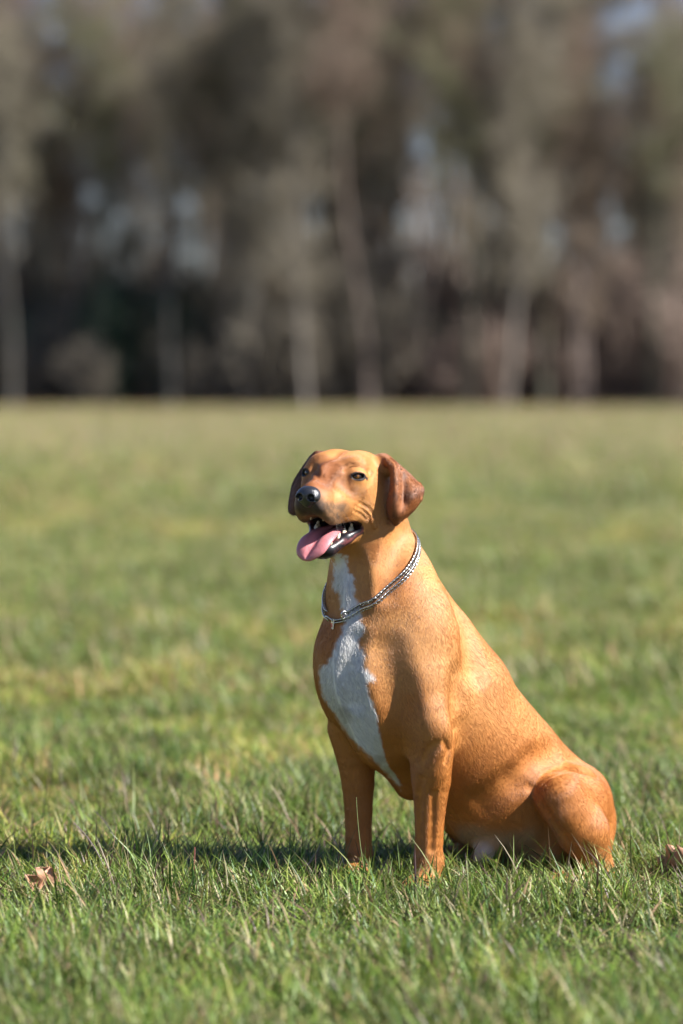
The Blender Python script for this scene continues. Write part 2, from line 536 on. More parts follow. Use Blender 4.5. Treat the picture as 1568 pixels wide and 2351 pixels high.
# wrinkles by the corner of the mouth, near side
def wr(pts, r=0.0016, k=0.005):
    P = [H(*p) for p in pts]
    for a, b in zip(P[:-1], P[1:]): B.cone(a, b, r, r, k=k, sub=True)

def cast_many(pp):
    """where sight lines meet the dog"""
    o = np.array([0, -CAM_D, CAM_H]); d = np.array([W(x, y, 0.0) for x, y in pp]) - o
    d /= np.linalg.norm(d, axis=1, keepdims=True); t_ = np.full(len(d), 4.9)
    for _ in range(60):
        t_ += dog.at(o + d * t_[:, None]) * 0.8
    return o + d * t_[:, None]
def cast(px, py): return cast_many([(px, py)])[0]
FOLDS = [  # points, depth, radius, softness
 ([(816, 1162), (831, 1170), (845, 1183), (852, 1200)], 0.0010, 0.0040, 0.003),
 ([(826, 1156), (847, 1167), (861, 1184), (868, 1204)], 0.0009, 0.0040, 0.003),
 ([(812, 1172), (828, 1180), (840, 1191)], 0.0009, 0.0035, 0.003),
 ([(738, 1106), (750, 1090), (760, 1070)], 0.0014, 0.012, 0.012),
 ([(744, 1100), (730, 1092), (722, 1076)], 0.0022, 0.006, 0.008),
 ([(790, 1076), (806, 1068), (830, 1070), (846, 1082)], 0.0014, 0.006, 0.006),
 ([(780, 1104), (795, 1118), (820, 1128)], 0.0012, 0.014, 0.014),
 ([(922, 1225), (905, 1290), (885, 1350)], 0.0045, 0.024, 0.024),
 ([(812, 1290), (822, 1340), (826, 1390)], 0.0040, 0.020, 0.020),
 ([(885, 1500), (900, 1560), (916, 1640), (930, 1720)], 0.0085, 0.032, 0.034),
 ([(1052, 1560), (1050, 1640), (1052, 1700)], 0.0045, 0.026, 0.026),
 ([(1050, 1390), (1074, 1450), (1080, 1530)], 0.0040, 0.030, 0.030),
 ([(820, 1470), (800, 1540), (812, 1610)], 0.0040, 0.018, 0.020),
 ([(1018, 1700), (1030, 1722), (1022, 1748)], 0.0026, 0.0050, 0.006),
 ([(1000, 1708), (984, 1722), (976, 1742)], 0.0022, 0.008, 0.010),
 ([(966, 1790), (962, 1870), (964, 1950)], 0.0013, 0.008, 0.010),
 ([(996, 1820), (994, 1880), (990, 1950)], 0.0009, 0.006, 0.008),
 ([(1340, 1935), (1365, 1975), (1385, 1998)], 0.0030, 0.006, 0.006),
 ([(1322, 1945), (1350, 1985), (1370, 2004)], 0.0026, 0.005, 0.005),
 ([(1228, 1812), (1244, 1850), (1275, 1897), (1312, 1938)], 0.0040, 0.010, 0.010),
 ([(1245, 1790), (1268, 1772), (1305, 1762), (1350, 1772)], 0.0030, 0.012, 0.014),
 ([(1190, 1790), (1220, 1752), (1270, 1730)], 0.0040, 0.026, 0.026),
 ([(1110, 1840), (1170, 1800)], 0.0018, 0.03, 0.03),
]
def dense(pts, step=9.0):
    P = np.array(pts, float); L_ = np.concatenate([[0], np.cumsum(np.hypot(*np.diff(P, axis=0).T))])
    n = max(3, int(L_[-1] / step) + 1); t_ = np.linspace(0, L_[-1], n)
    return [(np.interp(q, L_, P[:, 0]), np.interp(q, L_, P[:, 1])) for q in t_]
_fd = [dense(f_[0], 8 if f_[2] < 0.009 else 22) for f_ in FOLDS]
_cp = cast_many([q for d_ in _fd for q in d_]); _cn = dog.normals(_cp, 0.004)
_lobe = cast_many([(855, 1194), (860, 1207)])
_i = 0
for d_, (_, dep, rad_, k_) in zip(_fd, FOLDS):
    n_ = len(d_); P_, N_ = _cp[_i:_i + n_], _cn[_i:_i + n_]; _i += n_
    w_ = np.sin(np.linspace(0.25, math.pi - 0.25, n_)) ** 0.5            # shallow at both ends
    c_ = P_ + N_ * (rad_ - dep * w_ - k_ * 0.25 + dep * (1 - w_) * 1.0)[:, None]
    B.line(c_, rad_, k_)
B.cone(_lobe[0], _lobe[1], 0.004, 0.0045, k=0.005)

# ---- ears
def spline_grid(g, nu, nv):
    """g: rows x cols x 3 control points -> smooth grid"""
    g = np.asarray(g, float)
    def crs(c, n):
        m = len(c); t = np.linspace(0, m - 1, n); i = np.minimum(t.astype(int), m - 2); f = (t - i)[:, None, None]
        p = lambda j: c[np.clip(j, 0, m - 1)]
        p0, p1, p2, p3 = p(i - 1), p(i), p(i + 1), p(i + 2)
        p0 = np.where((i == 0)[:, None, None], 2 * p1 - p2, p0); p3 = np.where((i == m - 2)[:, None, None], 2 * p2 - p1, p3)
        return 0.5 * (2 * p1 + (p2 - p0) * f + (2 * p0 - 5 * p1 + 4 * p2 - p3) * f ** 2 + (3 * p1 - p0 - 3 * p2 + p3) * f ** 3)
    a = crs(g, nv)
    return np.swapaxes(crs(np.swapaxes(a, 0, 1), nu), 0, 1)
near_px = [
 [(868, 1050, .030), (876, 1047, .028), (885, 1047, .032), (893, 1051, .045), (897, 1058, .06)],
 [(897, 1074, .000), (903, 1068, -.010), (911, 1070, .004), (922, 1078, .018), (933, 1086, .040)],
 [(900, 1102, -.006), (908, 1098, -.022), (920, 1098, -.003), (938, 1100, .006), (953, 1106, .028)],
 [(898, 1128, -.010), (908, 1128, -.028), (923, 1124, -.008), (946, 1116, -.006), (968, 1122, .012)],
 [(893, 1155, -.012), (906, 1156, -.030), (925, 1150, -.015), (946, 1142, -.018), (964, 1143, .006)],
 [(895, 1182, -.010), (907, 1184, -.024), (922, 1177, -.022), (940, 1168, -.010), (951, 1165, .002)],
 [(904, 1199, -.006), (909, 1201, -.012), (917, 1195, -.012), (928, 1186, -.006), (935, 1182, .002)]]
far_px = [
 [(745, 1042, .075), (735, 1040, .065), (725, 1041, .065), (716, 1048, .08)],
 [(728, 1075, .060), (715, 1066, .055), (706, 1066, .065), (698, 1074, .09)],
 [(718, 1104, .065), (702, 1100, .060), (686, 1100, .075), (677, 1108, .10)],
 [(715, 1132, .070), (697, 1134, .062), (680, 1132, .070), (670, 1134, .095)],
 [(706, 1156, .075), (691, 1160, .065), (676, 1160, .070), (666, 1158, .085)],
 [(696, 1172, .075), (684, 1176, .070), (673, 1177, .072), (666, 1172, .08)]]
def ear_cloud(tab):
    g = [[W(*c) for c in row] for row in tab]
    P = spline_grid(g, 40, 60).reshape(-1, 3)
    return P
B.cone(W(876, 1066, .030), W(897, 1080, .022), 0.018, 0.010, k=0.012)
EARN, EARF = ear_cloud(near_px), ear_cloud(far_px)
B.cloud(EARN, 0.0040, k=0.006)
B.cloud(EARF, 0.0040, k=0.006)
B.cone(W(962, 1112, .022), W(966, 1146, .004), 0.0032, 0.0028, k=0.004)
BODY_BOX = (np.array([-0.17, -0.27, -0.03]), np.array([0.62, 0.66, 0.86]))
# ================================================================== GROUND AND GRASS
def ground_mat():
    m = bpy.data.materials.new('meadow_soil_and_sward')
    t, out = nt(m)
    b = t.nodes.new('ShaderNodeBsdfPrincipled'); b.inputs['Roughness'].default_value = 0.95; b.inputs['Specular IOR Level'].default_value = 0.1
    tc = t.nodes.new('ShaderNodeTexCoord')
    n1 = t.nodes.new('ShaderNodeTexNoise'); n1.inputs['Scale'].default_value = 0.35; n1.inputs['Detail'].default_value = 6
    n2 = t.nodes.new('ShaderNodeTexNoise'); n2.inputs['Scale'].default_value = 22; n2.inputs['Detail'].default_value = 6
    t.links.new(tc.outputs['Object'], n1.inputs[0]); t.links.new(tc.outputs['Object'], n2.inputs[0])
    r1 = t.nodes.new('ShaderNodeValToRGB')
    r1.color_ramp.elements[0].position = 0.35; r1.color_ramp.elements[0].color = (0.10, 0.11, 0.047, 1)
    r1.color_ramp.elements[1].position = 0.65; r1.color_ramp.elements[1].color = (0.19, 0.165, 0.09, 1)
    t.links.new(n1.outputs[0], r1.inputs[0])
    mr = t.nodes.new('ShaderNodeMapRange'); mr.inputs[1].default_value = 0.3; mr.inputs[2].default_value = 0.7
    mr.inputs[3].default_value = 0.55; mr.inputs[4].default_value = 1.35
    t.links.new(n2.outputs[0], mr.inputs[0])
    mx = t.nodes.new('ShaderNodeMix'); mx.data_type = 'RGBA'; mx.blend_type = 'MULTIPLY'; mx.inputs[0].default_value = 1
    t.links.new(r1.outputs[0], mx.inputs[6]); t.links.new(mr.outputs[0], mx.inputs[7])
    # close by the blades are all modelled and only soil shows between them, coloured dark to deepen the shadows; farther off the sward itself is the surface
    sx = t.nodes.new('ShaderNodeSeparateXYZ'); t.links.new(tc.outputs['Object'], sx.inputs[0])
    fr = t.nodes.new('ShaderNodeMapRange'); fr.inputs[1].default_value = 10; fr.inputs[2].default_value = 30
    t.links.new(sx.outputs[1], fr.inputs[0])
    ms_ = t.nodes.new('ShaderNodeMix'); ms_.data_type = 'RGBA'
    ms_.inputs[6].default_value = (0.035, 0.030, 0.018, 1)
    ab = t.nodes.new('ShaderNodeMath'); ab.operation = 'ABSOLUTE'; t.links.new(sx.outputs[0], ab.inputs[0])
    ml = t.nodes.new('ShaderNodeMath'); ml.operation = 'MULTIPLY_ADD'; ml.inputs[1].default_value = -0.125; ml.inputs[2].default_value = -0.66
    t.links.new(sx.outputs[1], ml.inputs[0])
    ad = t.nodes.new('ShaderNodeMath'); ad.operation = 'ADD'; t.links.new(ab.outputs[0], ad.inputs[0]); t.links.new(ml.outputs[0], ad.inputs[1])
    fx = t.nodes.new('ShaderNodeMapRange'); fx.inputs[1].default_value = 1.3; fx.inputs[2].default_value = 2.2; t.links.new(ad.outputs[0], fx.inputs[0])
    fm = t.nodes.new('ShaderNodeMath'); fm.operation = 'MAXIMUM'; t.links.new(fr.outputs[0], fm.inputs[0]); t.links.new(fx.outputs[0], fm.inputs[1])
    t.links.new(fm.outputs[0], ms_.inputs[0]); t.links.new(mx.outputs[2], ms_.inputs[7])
    t.links.new(ms_.outputs[2], b.inputs['Base Color'])
    bp = t.nodes.new('ShaderNodeBump'); bp.inputs['Strength'].default_value = 0.8; bp.inputs['Distance'].default_value = 0.05
    t.links.new(n2.outputs[0], bp.inputs['Height']); t.links.new(bp.outputs[0], b.inputs['Normal'])
    t.links.new(b.outputs[0], out.inputs[0])
    return m
GX = np.concatenate([np.linspace(-600, -40, 15), np.linspace(-30, 30, 61), np.linspace(40, 600, 15)])
GY = np.concatenate([np.linspace(-60, -7, 8), np.linspace(-6, 40, 93), np.linspace(45, 130, 36), np.linspace(180, 1500, 10)])
def ground_z(x, y):
    p = np.stack([x * 0.55, y * 0.55, x * 0], 1)
    near = np.clip((np.hypot(x, y - 0.2) - 0.9) / 2.5, 0, 1)
    return -0.022 + 0.035 * fbm(p, 71, 3) * near
gx, gy = np.meshgrid(GX, GY, indexing='ij')
gz = ground_z(gx.ravel(), gy.ravel())
gv = np.stack([gx.ravel(), gy.ravel(), gz], 1)
ii = np.arange(len(GX) * len(GY)).reshape(len(GX), len(GY))
gf = np.stack([ii[:-1, :-1], ii[1:, :-1], ii[1:, 1:], ii[:-1, 1:]], -1).reshape(-1, 4)
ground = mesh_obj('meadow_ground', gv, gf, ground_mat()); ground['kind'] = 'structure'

def blade(base, h, w, lean_dir, lean, curl, color, segs=3, twist=0.0):
    """one grass blade as a creased ribbon: two strips of quads"""
    t = np.linspace(0, 1, segs + 1)
    ld = np.array([math.cos(lean_dir), math.sin(lean_dir), 0])
    path = base + ld * (h * (lean * t + curl * t ** 2))[:, None] + UP * (h * t * (1 - 0.35 * curl * t))[:, None]
    wa = lean_dir + math.pi / 2 + twist
    wd = np.array([math.cos(wa), math.sin(wa), 0])
    ww = w * np.array([0.8, 1.0, 0.7, 0.04])[:segs + 1] if segs == 3 else w * np.interp(t, [0, 0.3, 0.7, 1], [0.7, 1, 0.8, 0.04])
    mid = path - ld * (ww * 0.25)[:, None]
    Vb = np.stack([path - wd * ww[:, None] / 2, mid, path + wd * ww[:, None] / 2], 1).reshape(-1, 3)
    f = []
    for i in range(segs):
        a = i * 3
        f += [(a, a + 1, a + 4, a + 3), (a + 1, a + 2, a + 5, a + 4)]
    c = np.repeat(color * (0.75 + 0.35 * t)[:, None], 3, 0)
    return Vb, np.array(f), c

GREENS = np.array([(0.130, 0.190, 0.028), (0.170, 0.228, 0.040), (0.055, 0.112, 0.018), (0.220, 0.245, 0.052), (0.118, 0.160, 0.046), (0.128, 0.190, 0.052)])
DRY = np.array([(0.277, 0.218, 0.112), (0.330, 0.264, 0.158), (0.198, 0.139, 0.079), (0.264, 0.238, 0.079), (0.112, 0.066, 0.059), (0.343, 0.218, 0.132)])
gr = np.random.default_rng(11)
def tuft(n, radius, hmin, hmax, wmin, wmax, dry, segs=3):
    L_ = []
    for i in range(n):
        a, rr = gr.random() * 6.283, radius * math.sqrt(gr.random())
        c = DRY[gr.integers(len(DRY))] if gr.random() < dry else GREENS[gr.integers(len(GREENS))]
        c = c * gr.uniform(0.75, 1.25)
        h = gr.uniform(hmin, hmax) * (1.0 if gr.random() > 0.25 else 0.55)
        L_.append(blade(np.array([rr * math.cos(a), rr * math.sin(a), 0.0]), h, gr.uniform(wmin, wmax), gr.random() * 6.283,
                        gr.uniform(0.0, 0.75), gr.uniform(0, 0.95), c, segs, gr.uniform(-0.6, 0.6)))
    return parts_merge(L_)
m_grass = bpy.data.materials.new('grass_blade')
t, out = nt(m_grass)
a = t.nodes.new('ShaderNodeAttribute'); a.attribute_name = 'col'
ai = t.nodes.new('ShaderNodeAttribute'); ai.attribute_name = 'tint'; ai.attribute_type = 'INSTANCER'
mx = t.nodes.new('ShaderNodeMix'); mx.data_type = 'RGBA'; mx.blend_type = 'MULTIPLY'; mx.inputs[0].default_value = 1
t.links.new(a.outputs['Color'], mx.inputs[6]); t.links.new(ai.outputs['Color'], mx.inputs[7])
b = t.nodes.new('ShaderNodeBsdfPrincipled'); b.inputs['Roughness'].default_value = 0.42; b.inputs['Specular IOR Level'].default_value = 0.45
tr = t.nodes.new('ShaderNodeBsdfTranslucent')
ms = t.nodes.new('ShaderNodeMixShader'); ms.inputs[0].default_value = 0.32
t.links.new(mx.outputs[2], b.inputs['Base Color']); t.links.new(mx.outputs[2], tr.inputs['Color'])
t.links.new(b.outputs[0], ms.inputs[1]); t.links.new(tr.outputs[0], ms.inputs[2]); t.links.new(ms.outputs[0], out.inputs[0])

def scatter(name, variants, P, rot, scl, tint, label, cat):
    """one grass object: tufts instanced on points by geometry nodes"""
    me = bpy.data.meshes.new(name)
    me.vertices.add(len(P)); me.vertices.foreach_set('co', P.astype(np.float32).ravel())
    for nm, ty, dat, key in (('rot', 'FLOAT_VECTOR', rot, 'vector'), ('scl', 'FLOAT_VECTOR', scl, 'vector'), ('pick', 'INT', gr.integers(0, len(variants), len(P)).astype(np.int32), 'value'), ('tint', 'FLOAT_COLOR', np.concatenate([tint, np.ones((len(P), 1))], 1), 'color')):
        at_ = me.attributes.new(nm, ty, 'POINT'); at_.data.foreach_set(key, np.ascontiguousarray(dat if dat.dtype == np.int32 else dat.astype(np.float32)).ravel())
    me.materials.append(m_grass)
    ob = bpy.data.objects.new(name, me); COL.objects.link(ob)
    ng = bpy.data.node_groups.new(name + '_nodes', 'GeometryNodeTree')
    ng.interface.new_socket('Geometry', in_out='INPUT', socket_type='NodeSocketGeometry')
    ng.interface.new_socket('Geometry', in_out='OUTPUT', socket_type='NodeSocketGeometry')
    gi, go = ng.nodes.new('NodeGroupInput'), ng.nodes.new('NodeGroupOutput')
    iop = ng.nodes.new('GeometryNodeInstanceOnPoints')
    g2i = ng.nodes.new('GeometryNodeGeometryToInstance')
    for v in reversed(variants):
        oi = ng.nodes.new('GeometryNodeObjectInfo'); oi.inputs['Object'].default_value = v; oi.inputs['As Instance'].default_value = False
        ng.links.new(oi.outputs['Geometry'], g2i.inputs[0])
    def named(nm, ty):
        n_ = ng.nodes.new('GeometryNodeInputNamedAttribute'); n_.data_type = ty; n_.inputs['Name'].default_value = nm
        return n_.outputs['Attribute']
    mtp = ng.nodes.new('GeometryNodeMeshToPoints')
    ng.links.new(gi.outputs[0], mtp.inputs['Mesh'])
    ng.links.new(mtp.outputs[0], iop.inputs['Points'])
    ng.links.new(g2i.outputs[0], iop.inputs['Instance'])
    iop.inputs['Pick Instance'].default_value = True
    ng.links.new(named('pick', 'INT'), iop.inputs['Instance Index'])
    ng.links.new(named('rot', 'FLOAT_VECTOR'), iop.inputs['Rotation'])
    ng.links.new(named('scl', 'FLOAT_VECTOR'), iop.inputs['Scale'])
    ng.links.new(iop.outputs[0], go.inputs[0])
    md = ob.modifiers.new('scatter', 'NODES'); md.node_group = ng
    tag(ob, label, cat, kind='stuff')
    return ob

def variants_of(n, *args, **kw):
    res = []
    for i in range(n):
        v, f, c = tuft(*args, **kw)
        res.append(mesh_obj('grass_tuft', v, f, m_grass, colors=c, link=False, smooth=False))
    return res
near_v = variants_of(12, 24, 0.040, 0.022, 0.066, 0.0016, 0.0050, 0.30)
far_v = variants_of(6, 26, 0.075, 0.040, 0.095, 0.0035, 0.0065, 0.30, segs=2)

def wedge(y0, y1, per_m2, margin):
    """random points over the strip of meadow seen from here and a step to either side"""
    n = int(per_m2 * (y1 - y0) * 2 * (0.125 * ((y0 + y1) / 2 + CAM_D) + margin) * 1.25)
    y = gr.uniform(y0, y1, n * 2); hw = 0.125 * (y + CAM_D) + margin
    x = gr.uniform(-1, 1, n * 2) * hw.max()
    k = np.abs(x) < hw
    return x[k][:n], y[k][:n]
def field(x, y):
    """tint and height over the meadow: lush green patches among yellow ones"""
    p = np.stack([x, y * 0.8, x * 0], 1)
    s1, s2 = fbm(p * 1.1, 81), fbm(p * 4.2, 82)
    dry = sstep(-0.02, 0.3, s1 * 0.8 + s2 * 0.6) * 1.0
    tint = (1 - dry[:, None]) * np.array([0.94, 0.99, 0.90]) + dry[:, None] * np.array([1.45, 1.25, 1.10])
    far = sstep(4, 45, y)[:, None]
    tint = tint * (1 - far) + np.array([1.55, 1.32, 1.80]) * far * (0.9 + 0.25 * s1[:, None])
    tint = tint * (1 + 0.06 * sstep(-0.2, -0.9, y))[:, None]
    return tint * (1.12 + 0.35 * s2[:, None]), 1.05 + 1.1 * fbm(p * 5.0, 83) - 0.12 * dry
def scatter_strip(name, vs, y0, y1, dens, margin, sc, label, cat):
    x, y = wedge(y0, y1, dens, margin)
    tint, hh = field(x, y)
    P = np.stack([x, y, ground_z(x, y) - 0.002], 1)
    hh = hh + 0.35 * sstep(-0.30, -0.12, y) * sstep(0.30, 0.10, y) * sstep(0.10, 0.22, np.abs(x - 0.16)) + 0.25 * sstep(-0.4, -0.9, y)
    n = len(x)
    rot = np.stack([gr.normal(0, 0.12, n), gr.normal(0, 0.12, n), gr.uniform(0, 6.283, n)], 1)
    s = sc * gr.uniform(0.75, 1.3, n)
    dd = dog_clear(P)
    scl = np.stack([s, s, s * np.clip(hh, 0.45, 1.9)], 1) * dd[:, None]
    k = dd > 0.05
    return scatter(name, vs, P[k], rot[k], scl[k], tint[k] * gr.uniform(0.85, 1.15, (k.sum(), 1)), label, cat)
def dog_clear(P):
    """grass is pressed flat where the dog sits and stands"""
    q = P.copy(); q[:, 2] = 0.02
    d = dog.at(q)
    return np.where(d < 0.003, 0.0, np.where(d < 0.015, 0.75, 1.0))
scatter_strip('grass', near_v, -2.4, 3.2, 1000, 1.4, 1.0, 'short green meadow grass mixed with straw blades around the dog', 'grass')
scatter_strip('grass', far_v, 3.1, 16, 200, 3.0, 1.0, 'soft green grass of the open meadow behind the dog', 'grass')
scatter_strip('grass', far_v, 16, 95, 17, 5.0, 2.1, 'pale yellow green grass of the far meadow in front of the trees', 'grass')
x_, y_ = wedge(85, 97, 16, 3.0); n_ = len(x_)
scatter('grass', far_v, np.stack([x_, y_, ground_z(x_, y_)], 1), np.stack([gr.normal(0, 0.1, n_), gr.normal(0, 0.1, n_), gr.uniform(0, 6.28, n_)], 1),
        np.stack([np.full(n_, 4.0), np.full(n_, 4.0), gr.uniform(1.2, 3.6, n_)], 1) * (0.4 + 0.6 * sstep(85, 95, y_))[:, None], np.array([1.9, 1.05, 1.5]) * gr.uniform(0.7, 1.1, (n_, 1)),
        'rough brown tussock grass along the foot of the wood', 'grass')
# taller single blades standing above the sward
def tall_blades(name, n, region, hmin, hmax, label, cat, dryp=0.3, w=(0.0014, 0.0042)):
    L_ = []
    x = gr.uniform(region[0], region[1], n); y = gr.uniform(region[2], region[3], n)
    z = ground_z(x, y); cl = dog_clear(np.stack([x, y, z], 1))
    for i in range(n):
        if cl[i] < 0.5: continue
        c = DRY[gr.integers(len(DRY))] * 0.8 if gr.random() < dryp else GREENS[gr.integers(len(GREENS))] * 0.7
        L_.append(blade(np.array([x[i], y[i], z[i]]), gr.uniform(hmin, hmax), gr.uniform(*w), gr.random() * 6.283, gr.uniform(0, 0.35), gr.uniform(0.05, 0.7), c * gr.uniform(0.7, 1.2), 5, gr.uniform(-0.8, 0.8)))
    v, f, c = parts_merge(L_)
    mm = m_grass2
    o = mesh_obj(name, v, f, mm, colors=c, smooth=False)
    return tag(o, label, cat, kind='stuff')
m_grass2 = m_grass.copy(); m_grass2.name = 'grass_stalk'
for n_ in m_grass2.node_tree.nodes:
    if n_.type == 'MIX': 
        for l_ in list(m_grass2.node_tree.links):
            if l_.to_socket == n_.inputs[7]: m_grass2.node_tree.links.remove(l_)
        n_.inputs[7].default_value = (1, 1, 1, 1)
tall_blades('tall_grass', 3700, (-1.9, 1.9, -0.40, 1.6), 0.07, 0.15, 'thin taller grass blades standing out of the lawn beside the paws', 'grass')
tall_blades('tall_grass', 1800, (-1.7, 1.7, -2.0, -0.35), 0.05, 0.11, 'blurred taller grass blades in the close foreground', 'grass')

# ---- two dead oak leaves and a few stalks
m_leaf = principled('dry_leaf', (0.50, 0.27, 0.15), 0.6, attr='col', noise=(60, 0.25))
def dead_leaf(c, size, yaw, tilt, label, seed):
    g = np.random.default_rng(seed)
    nu, nv = 17, 11
    us, vs = np.linspace(0, 1, nu), np.linspace(-1, 1, nv)
    v = []
    for u in us:
        wd = 0.36 * math.sin(math.pi * min(1, u * 0.92 + 0.06)) ** 0.7 * (1 + 0.38 * math.sin(u * 21 + seed))
        for q in vs:
            v.append((u - 0.5, q * wd, 0.16 * q * q + 0.05 * math.sin(u * 9 + q * 3) - 0.25 * (u - 0.5) ** 2 + 0.05 * abs(q) * math.sin(u * 40)))
    v = np.array(v) * size
    i = np.arange(nu * nv).reshape(nu, nv)
    f = np.stack([i[:-1, :-1], i[1:, :-1], i[1:, 1:], i[:-1, 1:]], -1).reshape(-1, 4)
    col = np.tile(np.array([0.36, 0.185, 0.11]), (len(v), 1)) * (1 + 0.3 * fbm(v * 90, seed))[:, None]
    e = empty('fallen_leaf', tuple(c), yaw); tag(e, label, 'leaf')
    o = mesh_obj('leaf_blade', v, f, m_leaf, e, colors=col)
    sm_ = o.modifiers.new('thickness', 'SOLIDIFY'); sm_.thickness = 0.0006
    o.rotation_euler = tilt
    sv, sf = tube(np.array([(-0.62, 0, -0.02), (-0.5, 0, -0.02), (0, 0, 0.006), (0.45, 0, -0.03)]) * size, [0.0012, 0.001, 0.0008, 0.0004], 5)
    s_ = mesh_obj('leaf_stem', sv, sf, principled('leaf_rib', (0.36, 0.17, 0.08), 0.6), e); s_.rotation_euler = tilt
dead_leaf(W(92, 2034, -0.12), 0.078, 0.3, (1.25, -1.0, 0.2), 'curled pale brown dead leaf lying in the grass at the left edge', 3)
dead_leaf(W(1556, 1982, 0.08), 0.085, 2.4, (0.9, 0.3, 0.2), 'pale tan dead leaf half hidden in the grass at the right edge', 8)
def stalk(p0, p1, r0, r1, color, label, bow=0.01):
    t_ = np.linspace(0, 1, 9)[:, None]
    P = p0 + (p1 - p0) * t_ + np.array([bow, 0, bow]) * (4 * t_ * (1 - t_))
    v, f = tube(P, np.linspace(r0, r1, 9), 6)
    tag(mesh_obj('dry_stalk', v, f, principled('stalk', color, 0.55, noise=(200, 0.3))), label, 'stalk')
stalk(W(438, 2040, 0.02), W(447, 1945, 0.02), 0.0016, 0.0013, (0.23, 0.08, 0.06), 'short upright reddish brown stalk in the lawn left of the dog', 0.002)
stalk(W(1460, 2030, 0.1), W(1418, 2000, 0.05), 0.0017, 0.0014, (0.62, 0.55, 0.42), 'pale straw lying in the grass right of the hind paw', 0.001)
stalk(W(245, 2010, 0.0), W(170, 1890, 0.03), 0.0011, 0.0006, (0.15, 0.10, 0.11), 'long dark leaning grass stalk in the lawn on the left', 0.006)
stalk(W(275, 1960, 0.15), W(215, 1860, 0.22), 0.0012, 0.0006, (0.33, 0.24, 0.22), 'greyish dry stalk leaning left behind the dark one', 0.006)
stalk(W(848, 2055, -0.06), W(818, 1830, -0.06), 0.0013, 0.0005, (0.16, 0.20, 0.07), 'single tall green grass stem in front of the far front paw', -0.004)
stalk(W(790, 1990, 0.05), W(762, 1920, 0.05), 0.0013, 0.0009, (0.30, 0.24, 0.24), 'grey dry stalk beside the far front paw', 0.003)
# ================================================================== THE WINTER TREES BEHIND THE MEADOW
tr_ = np.random.default_rng(23)
class Tubes:
    def __init__(self, sides): self.s = sides; self.a = []
    def add(self, p0, p1, r0, r1): self.a.append((p0[0], p0[1], p0[2], p1[0], p1[1], p1[2], r0, r1))
    def get(self):
        s = self.s; A = np.array(self.a); n = len(A)
        p0, p1 = A[:, :3], A[:, 3:6]
        d = p1 - p0; d /= np.linalg.norm(d, axis=1, keepdims=True)
        ref = np.where(np.abs(d[:, 2:3]) < 0.9, np.array([[0, 0, 1.0]]), np.array([[1.0, 0, 0]]))
        a = np.cross(d, ref); a /= np.linalg.norm(a, axis=1, keepdims=True); b = np.cross(d, a)
        th = np.arange(s) * 2 * math.pi / s
        ring = np.cos(th)[None, :, None] * a[:, None] + np.sin(th)[None, :, None] * b[:, None]
        V_ = np.stack([p0[:, None] + ring * A[:, 6][:, None, None], p1[:, None] + ring * A[:, 7][:, None, None]], 1).reshape(-1, 3)
        base = np.array([(i, (i + 1) % s, s + (i + 1) % s, s + i) for i in range(s)])
        return V_, (base[None] + (np.arange(n) * 2 * s)[:, None, None]).reshape(-1, 4)
def grow_tree(height, clear, spread, dens):
    trunk, crown = Tubes(9), Tubes(3)
    p = np.array([0, 0, -0.15]); d = UP.copy(); r = height * 0.0085
    nseg = 14; seg = height * 0.92 / nseg
    nodes = []
    for i in range(nseg):
        d = d + tr_.normal(0, 0.045, 3); d[2] = max(d[2], 0.9); d /= np.linalg.norm(d)
        q = p + d * seg; r2 = max(r * (1 - 0.95 / nseg * (1 if i < 6 else 1.7)), 0.02)
        trunk.add(p, q, r * (1.35 if i == 0 else 1.0), r2)
        nodes.append((q, r2, d.copy())); p, r = q, r2
    def branch(p, d, L_, r, depth):
        n = 3 if depth > 0 else 2
        for i in range(n):
            d = d + tr_.normal(0, 0.16, 3) + UP * 0.07; d /= np.linalg.norm(d)
            q = p + d * L_ / n; r2 = r * 0.78
            (trunk if r > 0.05 else crown).add(p, q, r, r2)
            if depth > 0:
                for _ in range((dens - 1) if depth == 2 else (dens if depth < 3 else 2)):
                    a = tr_.uniform(0, 6.283); s = np.array([math.cos(a), math.sin(a), tr_.uniform(-0.3, 0.7)])
                    dd = d * 0.75 + s * 0.75; dd /= np.linalg.norm(dd)
                    branch(q, dd, L_ * tr_.uniform(0.45, 0.68), max(r2 * 0.6, 0.009), depth - 1)
            p, r = q, r2
    for q, r2, d in nodes:
        if q[2] < clear * height: continue
        k = (q[2] / height - clear) / (1 - clear)
        for _ in range(3 if k < 0.8 else 4):
            a = tr_.uniform(0, 6.283)
            s = np.array([math.cos(a), math.sin(a), tr_.uniform(0.7, 1.7)]); s /= np.linalg.norm(s)
            branch(q, s, spread * height * (0.55 + 0.65 * math.sin(math.pi * min(1, k * 0.8 + 0.12))) * tr_.uniform(0.7, 1.15), r2 * 0.5, 3)
    return trunk.get(), crown.get()
m_barks = [principled('bark', c, 0.9, noise=(1.7, 0.35)) for c in ((0.087, 0.081, 0.070), (0.093, 0.093, 0.064), (0.174, 0.154, 0.131), (0.139, 0.107, 0.090), (0.151, 0.116, 0.099))]
m_twigs = [principled('twigs', c, 0.9, noise=(0.5, 0.25)) for c in ((0.176, 0.155, 0.109), (0.166, 0.159, 0.088), (0.208, 0.180, 0.133), (0.214, 0.152, 0.115), (0.221, 0.165, 0.118))]
def mdata(name, v, f, mat):
    o = mesh_obj(name, v, f, mat, link=False); me = o.data; bpy.data.objects.remove(o); return me
protos = []
